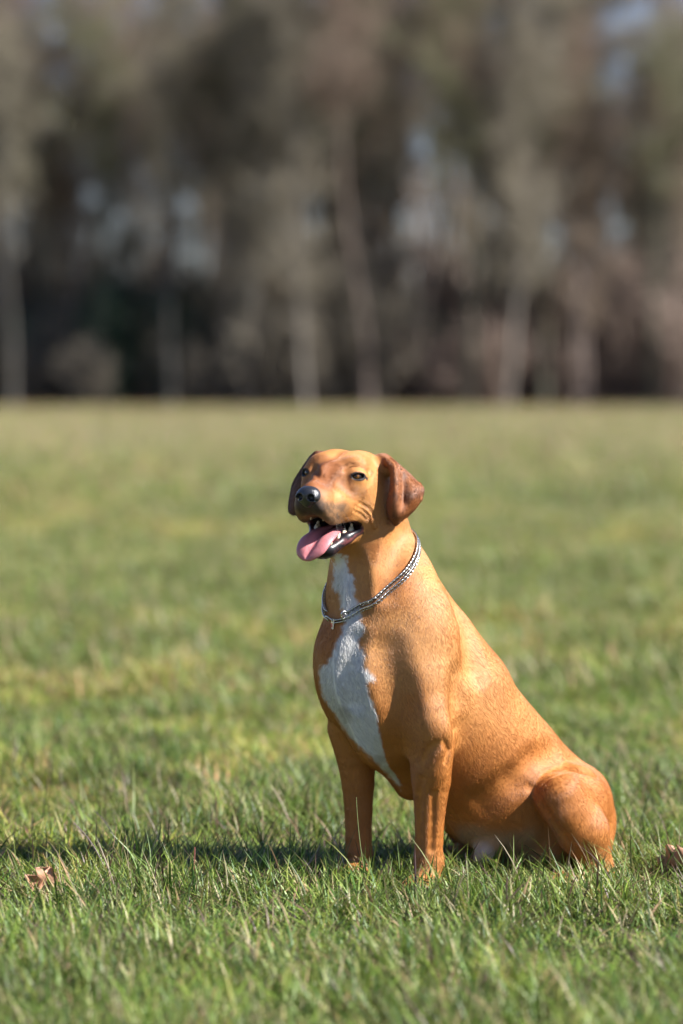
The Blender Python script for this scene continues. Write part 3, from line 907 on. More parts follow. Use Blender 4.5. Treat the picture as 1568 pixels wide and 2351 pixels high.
for i, (hgt, clr, spr, dns) in enumerate(((21, 0.44, 0.100, 3), (23, 0.50, 0.095, 3), (20, 0.22, 0.105, 3), (22, 0.52, 0.105, 3), (12, 0.16, 0.07, 2))):
    (tv_, tf_), (cv_, cf_) = grow_tree(hgt, clr, spr, dns)
    protos.append((mdata('trunk', tv_, tf_, m_barks[i]), mdata('crown', cv_, cf_, m_twigs[i])))
    print('tree', len(tf_), len(cf_))
YK = 0.80
def in_gap(x): return 925 < x < 1015 or 1375 < x < 1445 or 283 < x < 312 or 383 < x < 412
def place_tree(x, y, s, rz, kind, label, group):
    e = empty('bare_tree', (x, y, float(ground_z(np.array([x]), np.array([y]))[0])), rz)
    e.scale = (s, s, s)
    tag(e, label, 'tree', group)
    for nm, me in zip(('trunk', 'crown'), protos[kind]):
        c = bpy.data.objects.new(nm, me); COL.objects.link(c); c.parent = e
    return e
def tx(px, y): return (px - 784) / F_PX * (y + CAM_D)
front = [(-90, 118, 0), (30, 116, 0), (95, 121, 1), (225, 117, 1), (300, 122, 0), (390, 116, 0), (470, 121, 1), (560, 117, 2), (655, 119, 0), (705, 116, 2), (800, 121, 2), (885, 118, 0),
         (1075, 117, 1), (1165, 116, 2), (1195, 121, 2), (1320, 118, 3), (1500, 117, 1), (1560, 120, 2), (1660, 118, 0)]
front = [(x_, y_, k_) for x_, y_, k_ in front] + [(-20, 121, 3), (165, 122, 3), (345, 119, 3), (520, 119, 0), (610, 122, 1), (745, 119, 1), (845, 117, 3), (1110, 121, 0), (1250, 118, 1), (1290, 122, 0), (1455, 121, 0), (1520, 122, 3), (962, 119, 3)]
front.sort()
looks = {0: 'dark trunked bare tree', 1: 'olive mossy bare tree', 2: 'pale trunked bare tree', 3: 'reddish brown bare tree'}
ords = ['leftmost', 'second from the left', 'third from the left', 'fourth from the left', 'fifth from the left', 'sixth from the left', 'seventh from the left', 'eighth from the left',
        'ninth from the left', 'tenth from the left', 'eleventh from the left', 'twelfth from the left', 'thirteenth from the left']
cnt_ = {0: 0, 1: 0, 2: 0, 3: 0}
for px_, y_, k_ in front:
    lab = '%s, %s of its colour in the front row' % (looks[k_], ords[cnt_[k_]]); cnt_[k_] += 1
    place_tree(tx(px_, y_ * YK), y_ * YK + tr_.uniform(-1, 1), tr_.uniform(0.64, 0.79) * (0.78 if 1330 < px_ < 1520 or 240 < px_ < 330 else 1.0), tr_.uniform(0, 6.28), k_, lab, 'bare trees in the front row of the wood')
for row, (y_, step) in enumerate(((126, 90), (137, 95), (152, 110), (185, 150))):
    px_ = -260 + row * 37
    while px_ < 1850:
        xx = px_ + tr_.uniform(-35, 35)
        if (row == 3 and in_gap(xx)) or (row >= 1 and 1375 < xx < 1445): px_ += step; continue
        kd = 3 if in_gap(xx) else (int(tr_.integers(0, 4)) if row < 3 else 2)
        place_tree(tx(xx, y_ * YK), y_ * YK + tr_.uniform(-3, 3), tr_.uniform(0.62, 0.77) * (1.0 + 0.07 * row) * (0.78 if 1330 < xx < 1520 or 240 < xx < 330 else 1.0), tr_.uniform(0, 6.28), kd,
                   'bare winter tree deep in the blurred wood behind the front row', 'bare trees deeper in the wood')
        px_ += step
for i in range(58):
    xx = -150 + 1850 * (i + tr_.uniform(0.1, 0.9)) / 58; y_ = tr_.uniform(117, 145) * YK
    if in_gap(xx): continue
    place_tree(tx(xx, y_), y_, tr_.uniform(0.55, 1.15), tr_.uniform(0, 6.28), 4, 'slender bare sapling among the taller trunks of the blurred wood', 'slender bare saplings in the wood')
# ---- undergrowth
def twiggy_shrub(n, h):
    T = Tubes(3)
    for i in range(n):
        a = tr_.uniform(0, 6.283); p = np.array([math.cos(a), math.sin(a), 0]) * tr_.uniform(0, 0.5)
        d = np.array([math.cos(a) * 0.4, math.sin(a) * 0.4, 1]) + tr_.normal(0, 0.15, 3); r = 0.022
        for k in range(5):
            d = d + tr_.normal(0, 0.18, 3); d /= np.linalg.norm(d); q = p + d * h / 5
            T.add(p, q, r, r * 0.7); r *= 0.7
            for _ in range(4):
                s = d + tr_.normal(0, 0.6, 3); s /= np.linalg.norm(s); q2 = q + s * h * 0.22; T.add(q, q2, 0.012, 0.006)
                for _ in range(2):
                    s2 = s + tr_.normal(0, 0.5, 3); s2 /= np.linalg.norm(s2); T.add(q2, q2 + s2 * h * 0.14, 0.009, 0.004)
            p = q
    return T.get()
def leaf_shrub(n, rx, h):
    c = tr_.normal(0, 1, (n, 3)); c /= np.linalg.norm(c, axis=1, keepdims=True)
    c *= (tr_.random((n, 1)) ** 0.4) * np.array([rx, rx, h * 0.5]) * (1 + 0.25 * fbm(c * 2.5, 91))[:, None]; c[:, 2] += h * 0.5
    c = c[c[:, 2] > 0.05]
    u = tr_.normal(0, 1, c.shape); u /= np.linalg.norm(u, axis=1, keepdims=True)
    w_ = np.cross(u, tr_.normal(0, 1, c.shape)); w_ /= np.linalg.norm(w_, axis=1, keepdims=True)
    s = tr_.uniform(0.06, 0.13, (len(c), 1))
    v = np.stack([c - u * s, c + w_ * s * 0.5, c + u * s, c - w_ * s * 0.5], 1).reshape(-1, 3)
    return v, np.arange(len(v)).reshape(-1, 4)
m_brush = [principled('brown_twigs', c, 0.9, noise=(1.0, 0.3)) for c in ((0.244, 0.181, 0.144), (0.180, 0.155, 0.118))]
m_ever = principled('evergreen_leaves', (0.030, 0.060, 0.030), 0.45, noise=(2.0, 0.4))
sh = [mdata('branches', *twiggy_shrub(34, 1.0), m_brush[i]) for i in (0, 1)]
ev = mdata('foliage', *leaf_shrub(6500, 1.0, 2.0), m_ever)
ev_st = mdata('stem', *tube(np.array([(0, 0, -0.1), (0.03, 0, 0.7), (0.0, 0.03, 1.5)]), [0.07, 0.05, 0.02], 7), m_barks[0])
px_ = -120
while px_ < 1750:
    for y_, hh in ((119, 3.4), (125, 4.4), (132, 5.2)):
        xx = px_ + tr_.uniform(-30, 30)
        left = xx < 640
        hgt = hh * tr_.uniform(0.5, 1.35) * (0.70 if left else (0.80 if 900 < xx < 1060 else 0.9))
        k_ = 0 if (xx > 850) else 1
        e = empty('bare_shrub', (tx(xx, y_ * YK), y_ * YK + tr_.uniform(-1.5, 1.5), -0.05), tr_.uniform(0, 6.28)); e.scale = (hgt * 0.55, hgt * 0.55, hgt * 1.05)
        tag(e, ('reddish brown bare undergrowth bush at the foot of the wood, right half' if k_ == 0 else 'grey brown bare undergrowth bush at the foot of the wood, left half'), 'bush',
            'bare bushes under the trees right' if k_ == 0 else 'bare bushes under the trees left')
        c = bpy.data.objects.new('branches', sh[k_]); COL.objects.link(c); c.parent = e
    px_ += 62
for i, (px_, y_, rx, h) in enumerate(((40, 121, 1.0, 3.6), (245, 120, 1.1, 4.6), (265, 124, 1.3, 4.8), (370, 121, 1.3, 4.5), (440, 124, 1.0, 3.6), (610, 121, 1.2, 4.6), (660, 126, 1.0, 3.8), (1000, 122, 0.9, 3.4),
                                      (1010, 128, 1.2, 3.4), (145, 126, 1.1, 3.0), (-60, 121, 1.2, 4.2))):
    e = empty('evergreen_bush', (tx(px_, y_ * YK), y_ * YK, -0.05), i * 1.3); e.scale = (rx, rx, h / 2)
    tag(e, 'dark green evergreen bush between the blurred trunks of the wood', 'bush', 'dark evergreen bushes under the trees')
    for nm, me in (('foliage', ev), ('stem', ev_st)):
        c = bpy.data.objects.new(nm, me); COL.objects.link(c); c.parent = e
# ---- mesh of the whole body, one surface
V, Fq = dog.mesh(*BODY_BOX, 0.0052, sub=1, iters=1)
_hc = HL(V[Fq].mean(1))
V, Fq = subdivide_part(V, Fq, (_hc[:, 0] > -0.080) & (np.abs(_hc[:, 1]) < 0.085) & (_hc[:, 2] > -0.17) & (V[Fq[:, 0], 2] > 0.55), dog, 0.001)
NRM = dog.normals(V)

def poly_dist(px, py, poly):
    """signed distance (positive inside) to a polygon"""
    P = np.asarray(poly, float); Q = np.roll(P, -1, 0)
    d = np.full(len(px), 1e9); ins = np.zeros(len(px), bool)
    for (ax, ay), (bx, by) in zip(P, Q):
        ex, ey = bx - ax, by - ay; wx, wy = px - ax, py - ay
        t = np.clip((wx * ex + wy * ey) / (ex * ex + ey * ey + 1e-12), 0, 1)
        d = np.minimum(d, (wx - ex * t) ** 2 + (wy - ey * t) ** 2)
        c = (ay > py) != (by > py)
        ins ^= c & (px < (bx - ax) * (py - ay) / np.where(by == ay, 1e-9, by - ay) + ax)
    return np.sqrt(d) * np.where(ins, 1, -1)

# the white blaze from throat to breastbone, measured in (sideways, up) on the chest, in 1/1233 m steps
BIB = [(764, 1268), (800, 1276), (799, 1302), (812, 1328), (810, 1369), (826, 1393), (829, 1425), (837, 1440), (826, 1465), (825, 1482), (836, 1500),
       (831, 1530), (848, 1542), (866, 1563), (840, 1566), (847, 1597), (861, 1624), (893, 1659), (917, 1682), (876, 1662), (880, 1715), (894, 1756), (945, 1806),
       (960, 1850), (940, 1830), (893, 1781), (863, 1750), (796, 1679), (776, 1648), (741, 1598), (732, 1536), (753, 1521), (766, 1498),
       (776, 1468), (785, 1448), (791, 1428), (787, 1404), (785, 1378), (776, 1358), (766, 1348), (767, 1316)]
COAT_GAIN = 0.67
def coat_color(p, n):
    N = len(p)
    hl = HL(p); f, l, u = hl[:, 0], hl[:, 1], hl[:, 2]
    px, py = PX(p)
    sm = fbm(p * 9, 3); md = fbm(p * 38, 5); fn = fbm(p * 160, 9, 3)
    col = np.tile(np.array([0.60, 0.224, 0.048]), (N, 1))
    def mix(c, w):
        nonlocal col
        w = np.clip(w, 0, 1)[:, None]; col = col * (1 - w) + np.asarray(c) * w
    # highlights over neck, shoulder and ribs put in as paler gold, redder on loin and thighs
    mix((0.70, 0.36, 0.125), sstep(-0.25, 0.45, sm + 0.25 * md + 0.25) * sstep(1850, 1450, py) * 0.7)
    mix((0.50, 0.185, 0.046), sstep(0.0, 0.5, -sm + 0.15 * md) * 0.7)
    mix((0.42, 0.150, 0.040), sstep(0.15, 0.5, fbm(p * 13, 77) + 0.1) * 0.25)
    head = sstep(-0.15, -0.10, f) * sstep(-0.13, -0.11, u) * (p[:, 2] > 0.62)
    mix((0.62, 0.265, 0.072), head * 0.7)
    # belly skin paler and greyer
    bel = sstep(1880, 1925, py + 25 * sm) * sstep(1035, 1060, px) * sstep(1245, 1215, px) * (n[:, 2] < 0.5)
    mix((0.47, 0.33, 0.205), bel * 0.85)
    mix((0.44, 0.29, 0.17), sstep(1860, 1920, py) * sstep(1190, 1215, px) * sstep(1300, 1270, px) * (p[:, 2] < 0.25) * 0.4)
    tip = np.linalg.norm(p - W(1104, 1966, 0.13), axis=1)
    mix((0.78, 0.70, 0.64), sstep(0.036, 0.018, tip + 0.006 * md))
    # reddish brown over bridge, between the eyes and up the forehead
    al = np.abs(l)
    mix((0.30, 0.098, 0.032), sstep(0.044, 0.016, al + 0.008 * md) * sstep(-0.02, 0.02, f) * sstep(-0.060, -0.036, u) * 0.9)
    mix((0.34, 0.12, 0.042), sstep(0.011, 0.003, al + 0.004 * md) * sstep(-0.10, -0.02, f) * sstep(0.0, 0.02, u) * 0.6 * head)
    mix((0.36, 0.135, 0.045), sstep(0.030, 0.010, np.hypot(f - 0.012, al - 0.030) + 0.01 * md) * head * 0.6)
    # flews: greyer with dark whisker roots, near black under the nose
    fl = sstep(0.015, 0.05, f) * sstep(-0.045, -0.058, u) * head
    mix((0.33, 0.19, 0.105), fl * 0.75)
    mix((0.10, 0.065, 0.045), fl * sstep(0.0, 0.25, fn + 0.1) * 0.55)
    mix((0.05, 0.035, 0.030), sstep(0.030, 0.014, np.sqrt((f - 0.098) ** 2 + (l * 0.7) ** 2 + ((u + 0.062) * 0.8) ** 2)) * 0.9)
    # lower jaw: dark chin with grey hair
    d1 = np.stack([f - 0.028, l, u + 0.146], 1)
    chin = sstep(0.042, 0.022, np.linalg.norm(d1 * (0.9, 1, 1), axis=1) + 0.004 * md)
    mix((0.075, 0.062, 0.058), chin)
    mix((0.34, 0.31, 0.28), chin * sstep(-0.145, -0.158, u) * sstep(-0.1, 0.3, fn + 0.15))
    # ears; the shade on the far one is put into a darker colour
    for C, nn in ((EARN, 1), (EARF, 0)):
        lo, hi = C.min(0) - 0.012, C.max(0) + 0.012
        s = np.where(((p > lo) & (p < hi)).all(1))[0]
        if len(s):
            q = p[s]; d = np.full(len(s), 1.0)
            for i in range(0, len(s), 5000):
                d[i:i + 5000] = np.sqrt(((q[i:i + 5000, None] - C[None, ::2]) ** 2).sum(-1)).min(1)
            w = sstep(0.010, 0.0055, d)
            m = np.zeros(N); m[s] = w
            ec = np.array([0.33, 0.115, 0.038]) if nn else np.array([0.15, 0.055, 0.025])
            mix(ec, m * 0.95)
            mix(ec * 1.7, m * sstep(0.0, 0.4, md + 0.4 * fn) * 0.4)
            mix((0.10, 0.048, 0.035), m * sstep(0.0, 0.5, fbm(q_all(p) * 60, 21) + 0.1) * 0.5)
    # eye rims
    for c, o, tl, s_ in EYES:
        d = p - c; a = d @ tl; b = d @ HM[2]; z = d @ o
        e = np.sqrt((a / 0.0130) ** 2 + (b / 0.0070) ** 2)
        mix((0.018, 0.014, 0.014), sstep(1.42, 1.08, e + 0.12 * fn) * sstep(-0.004, 0.002, z))
        tt = np.linalg.norm(d - (o * 0.006 + tl * s_ * 0.0165 - HM[2] * 0.003), axis=1)
        mix((0.02, 0.015, 0.015), sstep(0.0045, 0.0025, tt))
    # white blaze
    bd = poly_dist(px, py, BIB) + 9 * fn + 5 * md
    front = (n @ Fb > -0.25) & (hl[:, 1] < 0.11)
    white = sstep(-5, 5, bd) * front * (1 - sstep(0.0, 0.0001, (u > -0.145).astype(float) * (p[:, 2] > 0.62)))
    mix((0.95, 0.93, 0.90), white)
    mix((0.40, 0.36, 0.33), white * sstep(0.18, 0.5, fbm(p * 22, 31)) * 0.6)
    # mouth lining and lips
    lip = np.zeros(N)
    for fnc, lo, hi in CAV:
        s = ((p > lo - 0.02) & (p < hi + 0.02)).all(1)
        lip[s] = np.maximum(lip[s], sstep(0.0065, 0.0025, fnc(p[s]) + 0.0015 * fn[s]))
    upper = sstep(-0.090, -0.080, u) * sstep(-0.03, 0.0, f)
    lip = lip * (1 - 0.0 * upper)
    line = np.interp(f, [-0.060, -0.045, -0.03, -0.01, 0.01, 0.03, 0.05], [-0.088, -0.094, -0.104, -0.125, -0.141, -0.154, -0.165])
    band = sstep(-0.0025, 0.0025, u - line + 0.0015 * md) * sstep(-0.090, -0.096, u + 0.25 * np.minimum(f + 0.02, 0)) * sstep(-0.055, -0.045, f) * sstep(0.05, 0.04, f) * (al < 0.06) * (p[:, 2] > 0.55)
    lip = np.maximum(lip, band)
    mix((0.016, 0.013, 0.016), lip)
    mix((0.30, 0.085, 0.085), lip * sstep(0.0, 0.3, fbm(p * 70, 44) + 0.08) * 0.75 * sstep(0.03, 0.0, f) * sstep(0.0, 0.012, u - line))
    # feet
    mix((0.60, 0.30, 0.11), sstep(0.09, 0.03, p[:, 2]) * 0.4)
    col = col * COAT_GAIN
    # shape-free variation of the hair
    col = col * (1 + 0.04 * md + 0.05 * fn)[:, None]
    return np.clip(col, 0.004, 0.95), lip
def q_all(p): return p
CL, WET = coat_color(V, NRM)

DOG = tag(empty('dog', tuple(W(975, 1990, 0.1) * (1, 1, 0))), 'tan short-haired dog sitting on the grass with open mouth and white chest blaze', 'dog')
DOG_OFF = np.array(DOG.location)
def dpart(name, v, f, mat, **kw):
    return mesh_obj(name, np.asarray(v) - DOG_OFF, f, mat, DOG, **kw)

m_coat = bpy.data.materials.new('short_coat')
t, out = nt(m_coat)
b = t.nodes.new('ShaderNodeBsdfPrincipled')
a = t.nodes.new('ShaderNodeAttribute'); a.attribute_name = 'col'
w = t.nodes.new('ShaderNodeAttribute'); w.attribute_name = 'wet'
tc = t.nodes.new('ShaderNodeTexCoord')
nz = t.nodes.new('ShaderNodeTexNoise'); nz.inputs['Scale'].default_value = 260; nz.inputs['Detail'].default_value = 4
t.links.new(tc.outputs['Object'], nz.inputs['Vector'])
mp = t.nodes.new('ShaderNodeMapRange'); mp.inputs[3].default_value = 0.92; mp.inputs[4].default_value = 1.08
t.links.new(nz.outputs[0], mp.inputs[0])
mx = t.nodes.new('ShaderNodeMix'); mx.data_type = 'RGBA'; mx.blend_type = 'MULTIPLY'; mx.inputs[0].default_value = 1
t.links.new(a.outputs['Color'], mx.inputs[6]); t.links.new(mp.outputs[0], mx.inputs[7])
t.links.new(mx.outputs[2], b.inputs['Base Color'])
mr = t.nodes.new('ShaderNodeMapRange'); mr.inputs[3].default_value = 0.62; mr.inputs[4].default_value = 0.34
t.links.new(w.outputs['Fac'], mr.inputs[0]); t.links.new(mr.outputs[0], b.inputs['Roughness'])
bp = t.nodes.new('ShaderNodeBump'); bp.inputs['Strength'].default_value = 0.10; bp.inputs['Distance'].default_value = 0.002
t.links.new(nz.outputs[0], bp.inputs['Height']); t.links.new(bp.outputs[0], b.inputs['Normal'])
b.inputs['Specular IOR Level'].default_value = 0.35
t.links.new(b.outputs[0], out.inputs[0])

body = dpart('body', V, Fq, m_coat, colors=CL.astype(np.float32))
wa = body.data.attributes.new('wet', 'FLOAT', 'POINT'); wa.data.foreach_set('value', WET.astype(np.float32))

# ---- nose
ns = SDF()
def nl(c): return H(*c)
ns.ell(nl((0.0985, 0, -0.0435)), (0.0165, 0.0235, 0.0165), HM, 0.004)
ns.ell(nl((0.094, 0, -0.0375)), (0.0185, 0.0195, 0.0125), HM, 0.006)
ns.ell(nl((0.097, 0, -0.0560)), (0.0105, 0.0100, 0.0090), HM, 0.006)
for s in (1, -1):
    ns.ell(nl((0.107, 0.0125 * s, -0.0455)), (0.0085, 0.0088, 0.0082), HM, 0.004)
for s in (1, -1):
    ns.ell(nl((0.1155, 0.0115 * s, -0.0462)), (0.012, 0.0068, 0.0066), HM, 0.002, True)
    ns.cone(nl((0.112, 0.0135 * s, -0.0485)), nl((0.100, 0.0235 * s, -0.0530)), 0.0028, 0.0016, 0.002, True)
ns.cone(nl((0.1165, 0, -0.049)), nl((0.109, 0, -0.067)), 0.0011, 0.0011, 0.0022, True)
nc = H(0.1, 0, -0.045)
nv, nf = ns.mesh(nc - 0.034, nc + 0.034, 0.0022, sub=1, iters=1)
m_nose = principled('wet_black_nose', (0.017, 0.018, 0.022), 0.30, spec=0.6, bump=(900, 0.5, 0.0012), coat=0.25)
dpart('nose', nv, nf, m_nose)

# ---- eyes
m_eye = bpy.data.materials.new('amber_eye')
t, out = nt(m_eye)
b = t.nodes.new('ShaderNodeBsdfPrincipled')
a = t.nodes.new('ShaderNodeAttribute'); a.attribute_name = 'col'
t.links.new(a.outputs['Color'], b.inputs['Base Color']); b.inputs['Roughness'].default_value = 0.12
b.inputs['Coat Weight'].default_value = 0.35; b.inputs['Coat Roughness'].default_value = 0.02; b.inputs['Specular IOR Level'].default_value = 0.3
t.links.new(b.outputs[0], out.inputs[0])
def sphere_q(n=40, m=24):
    v, f = [], []
    for i in range(m + 1):
        th = math.pi * i / m
        for j in range(n):
            ph = 2 * math.pi * j / n
            v.append((math.sin(th) * math.cos(ph), math.sin(th) * math.sin(ph), math.cos(th)))
    for i in range(m):
        for j in range(n):
            f.append((i * n + j, (i + 1) * n + j, (i + 1) * n + (j + 1) % n, i * n + (j + 1) % n))
    return np.array(v), np.array(f)
SV, SF = sphere_q()
gaze = 0.92 * HM[0] + 0.05 * HM[2]
for c, o, tl, s_ in EYES:
    g = gaze * 0.75 + o * 0.55; g /= np.linalg.norm(g)
    d = SV @ g
    r = 0.0128
    cc = c - o * 0.0018
    bulge = np.where(d > 0.80, 1 + 0.055 * sstep(0.80, 0.93, d), 1.0)
    ang = np.degrees(np.arccos(np.clip(d, -1, 1)))
    ec = np.tile(np.array([0.05, 0.03, 0.022]), (len(SV), 1))
    iris = sstep(34, 31, ang)[:, None]
    streak = (1 + 0.35 * np.sin(np.arctan2(SV @ tl, SV[:, 2]) * 23))[:, None]
    ec = ec * (1 - iris) + np.array([0.13, 0.055, 0.012]) * streak * iris
    ec = ec * (1 - sstep(29, 33, ang)[:, None] * 0.8)
    pup = sstep(12.5, 10.5, ang)[:, None]
    ec = ec * (1 - pup) + 0.004 * pup
    dpart('eye', cc + SV * r * bulge[:, None], SF, m_eye, colors=ec.astype(np.float32))

# ---- tongue
rows = [(-0.030, -0.100, 0.018, 0), (-0.008, -0.104, 0.021, 0), (0.014, -0.1090, 0.024, 0), (0.032, -0.1150, 0.027, 0.001), (0.046, -0.1230, 0.029, -0.001),
        (0.056, -0.1340, 0.0285, -0.003), (0.062, -0.1450, 0.025, -0.005), (0.065, -0.1540, 0.017, -0.008), (0.066, -0.1600, 0.006, -0.009)]
TG = []
for f0, u0, hw, l0 in rows:
    row = []
    for q in (-1, -0.8, -0.45, 0, 0.45, 0.8, 1):
        up = {1: 0.000, 0.8: 0.0030, 0.45: 0.0030, 0: -0.0034}[abs(q)] * min(1, hw / 0.025)
        row.append(H(f0 + up * 0.4, l0 + q * hw, u0 + up))
    TG.append(row)
TP = spline_grid(TG, 38, 56).reshape(-1, 3)
tg = SDF(); tg.cloud(TP, 0.0030, 0.001)
tv, tf = tg.mesh(TP.min(0) - 0.008, TP.max(0) + 0.008, 0.0026, sub=1, iters=1)
tl_ = HL(tv)
tcol = np.tile(np.array([0.47, 0.165, 0.175]), (len(tv), 1))
nn_ = fbm(tv * 60, 8)
tcol = tcol * (1 + 0.12 * nn_)[:, None]
edge = sstep(0.6, 1.0, np.abs(tl_[:, 1] - 0) / 0.034)[:, None]
tcol = tcol * (1 - edge * 0.3) + np.array([0.42, 0.13, 0.17]) * edge * 0.3
m_tongue = principled('wet_pink_tongue', (0.6, 0.23, 0.24), 0.36, attr='col', bump=(1400, 0.35, 0.0008), sss=0.25, sss_radius=(0.006, 0.002, 0.0015), coat=0.12)
dpart('tongue', tv, tf, m_tongue, colors=tcol.astype(np.float32))

# ---- teeth
m_tooth = principled('ivory_tooth', (0.58, 0.50, 0.35), 0.25, noise=(300, 0.15))
def tooth(base, tip, w, thick, cusps=1):
    sd = SDF()
    base = np.array(base, float); tip = np.array(tip, float)
    ax = tip - base
    sd.ell(H(*(base + ax * 0.12)), (w, thick, np.linalg.norm(ax) * 0.45), HM, 0.002)
    sd.cone(H(*(base + ax * 0.1)), H(*tip), min(w, thick) * 0.95, 0.0011 if cusps == 1 else 0.0024, 0.004)
    if cusps > 1:
        for q in (-0.65, 0.65):
            sd.cone(H(*(base + np.array([q * w, 0, 0]))), H(*(base + np.array([q * w, 0, 0]) + ax * 0.62)), thick * 0.8, 0.002, 0.003)
    c = (H(*base) + H(*tip)) / 2; e = np.linalg.norm(ax) + w
    v, f = sd.mesh(c - e, c + e, 0.0022, sub=1, iters=1)
    dpart('tooth', v, f, m_tooth)
for s in (1, -1):
    tooth((-0.026, 0.0350 * s, -0.106), (-0.026, 0.0345 * s, -0.090), 0.0098, 0.0055, 3)
    tooth((-0.010, 0.0290 * s, -0.112), (-0.010, 0.0285 * s, -0.099), 0.0082, 0.0052, 3)
    tooth((0.003, 0.0245 * s, -0.120), (0.003, 0.0240 * s, -0.109), 0.0068, 0.0046, 3)
    tooth((0.026, 0.0170 * s, -0.128), (0.032, 0.0190 * s, -0.112), 0.0045, 0.0040, 1)
    tooth((0.058, 0.0125 * s, -0.068), (0.054, 0.0130 * s, -0.0865), 0.0052, 0.0046, 1)
    tooth((0.040, 0.0260 * s, -0.072), (0.040, 0.0255 * s, -0.0815), 0.0062, 0.0036, 3)

# ---- claws
m_claw = principled('dark_claw', (0.05, 0.04, 0.035), 0.35)
for tp, ff in claw_sites:
    v, f = tube([tp - ff * 0.006 + UP * 0.001, tp, tp + ff * 0.006 - UP * 0.002, tp + ff * 0.010 - UP * 0.007], [0.0038, 0.0036, 0.0024, 0.0006], 8)
    dpart('claw', v, f, m_claw)
print('PXcheck nose', PX(H(0.1, 0, -0.044)), 'chin', PX(H(0.025, 0, -0.156)), 'corner', PX(H(-0.035, 0.047, -0.083)),
      'teeth', PX(H(-0.02, 0.0335, -0.103)), PX(H(-0.004, .029, -.112)), 'tongue', PX(TP).__class__)
# ---- fur: short hairs lying along the body, one curves object
def flow(p, n):
    hl = HL(p)
    d = np.tile(np.array([0.10, 0.02, -1.0]), (len(p), 1))
    px, py = PX(p)
    wb = (sstep(950, 1080, px) * sstep(0.10, 0.2, p[:, 2]))[:, None]
    d = d * (1 - wb) + (-sp * 1.0 + np.array([0.1, 0, -0.5])) * wb
    wh = (sstep(-0.20, -0.12, hl[:, 2]) * (p[:, 2] > 0.6))[:, None]
    hd = -HM[0] * 0.9 - HM[2] * 0.35 + HM[1] * np.sign(hl[:, 1])[:, None] * 0.25
    d = d * (1 - wh) + hd * wh
    we = (((np.abs(hl[:, 1]) > 0.083) & (hl[:, 0] < -0.02) & (p[:, 2] > 0.6)).astype(float))[:, None]
    d = d * (1 - we) + np.array([0.1, 0, -1.0]) * we
    wc = (sstep(0.3, 0.9, n @ Fb) * sstep(0.62, 0.55, p[:, 2]))[:, None]
    d = d + wc * Lb * 0.5 * np.sign((p - W(800, 1550, 0.0)) @ Lb)[:, None]
    d += 0.35 * np.stack([fbm(p * 14, 50 + i) for i in range(3)], 1)
    d -= (d * n).sum(1, keepdims=True) * n
    return d / (np.linalg.norm(d, axis=1, keepdims=True) + 1e-9)
NH = 650000
tri = V[Fq]
ar = np.linalg.norm(np.cross(tri[:, 2] - tri[:, 0], tri[:, 3] - tri[:, 1]), axis=1) * 0.5
cen = tri.mean(1); hlc = HL(cen)
dens = np.where((hlc[:, 0] > -0.14) & (hlc[:, 2] > -0.16) & (cen[:, 2] > 0.6), 3.0, 1.0)
dens *= (WET[Fq].mean(1) < 0.25)
pr = ar * dens; pr /= pr.sum()
fi = rng.choice(len(Fq), NH, p=pr)
uv = rng.random((NH, 2))
q = tri[fi]
P0 = (q[:, 0] * ((1 - uv[:, :1]) * (1 - uv[:, 1:])) + q[:, 1] * (uv[:, :1] * (1 - uv[:, 1:])) + q[:, 2] * (uv[:, :1] * uv[:, 1:]) + q[:, 3] * ((1 - uv[:, :1]) * uv[:, 1:]))
vi = Fq[fi, rng.integers(0, 4, NH)]
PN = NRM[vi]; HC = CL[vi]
FD = flow(P0, PN)
hl = HL(P0)
ishead = (hl[:, 0] > -0.15) & (hl[:, 2] > -0.165) & (P0[:, 2] > 0.6)
bright = HC.mean(1) > 0.6
hw_ = sstep(-0.24, -0.15, hl[:, 2]) * sstep(-0.20, -0.13, hl[:, 0]) * (P0[:, 2] > 0.5)
L = (0.0042 * hw_ + 0.0066 * (1 - hw_)) * rng.uniform(0.7, 1.25, NH)
L = np.where(bright & ~ishead, L * 1.5, L)
for c, o, tl, s_ in EYES:
    dd = np.linalg.norm(P0 - c - o * 0.006, axis=1)
    L *= sstep(0.010, 0.022, dd) * 0.85 + 0.15
dn = np.linalg.norm(P0 - H(0.1, 0, -0.045), axis=1)
L *= sstep(0.020, 0.040, dn) * 0.75 + 0.25
clump = np.stack([fbm(P0 * 120, 60 + i, 2) for i in range(3)], 1)
side = rng.normal(0, 0.13, (NH, 3)) + clump * 0.04
T1 = FD + side; T1 -= (T1 * PN).sum(1, keepdims=True) * PN; T1 /= np.linalg.norm(T1, axis=1, keepdims=True)
lift = 0.14 * rng.uniform(0.6, 1.4, NH)
pts = np.zeros((NH, 4, 3), np.float32)
for i, tt in enumerate((0, 0.33, 0.67, 1.0)):
    h = lift * L * (1.25 * tt - 0.55 * tt * tt)
    pts[:, i] = P0 - PN * 0.0003 + T1 * (L * tt)[:, None] + PN * h[:, None]
rad = np.array([0.00013, 0.00013, 0.00009, 0.00003], np.float32)[None] * rng.uniform(0.8, 1.3, (NH, 1)).astype(np.float32)
hv = bpy.data.hair_curves.new('coat')
hv.add_curves([4] * NH)
hv.attributes['position'].data.foreach_set('vector', (pts - DOG_OFF.astype(np.float32)).ravel())
ra = hv.attributes.get('radius') or hv.attributes.new('radius', 'FLOAT', 'POINT')
ra.data.foreach_set('value', rad.ravel())
tone = (1 + 0.13 * rng.normal(0, 1, NH) + 0.08 * fbm(P0 * 210, 97, 2))[:, None]
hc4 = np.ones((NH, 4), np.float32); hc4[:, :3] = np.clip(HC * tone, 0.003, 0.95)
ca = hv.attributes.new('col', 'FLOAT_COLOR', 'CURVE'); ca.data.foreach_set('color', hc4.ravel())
m_hair = bpy.data.materials.new('hair')
t, out = nt(m_hair)
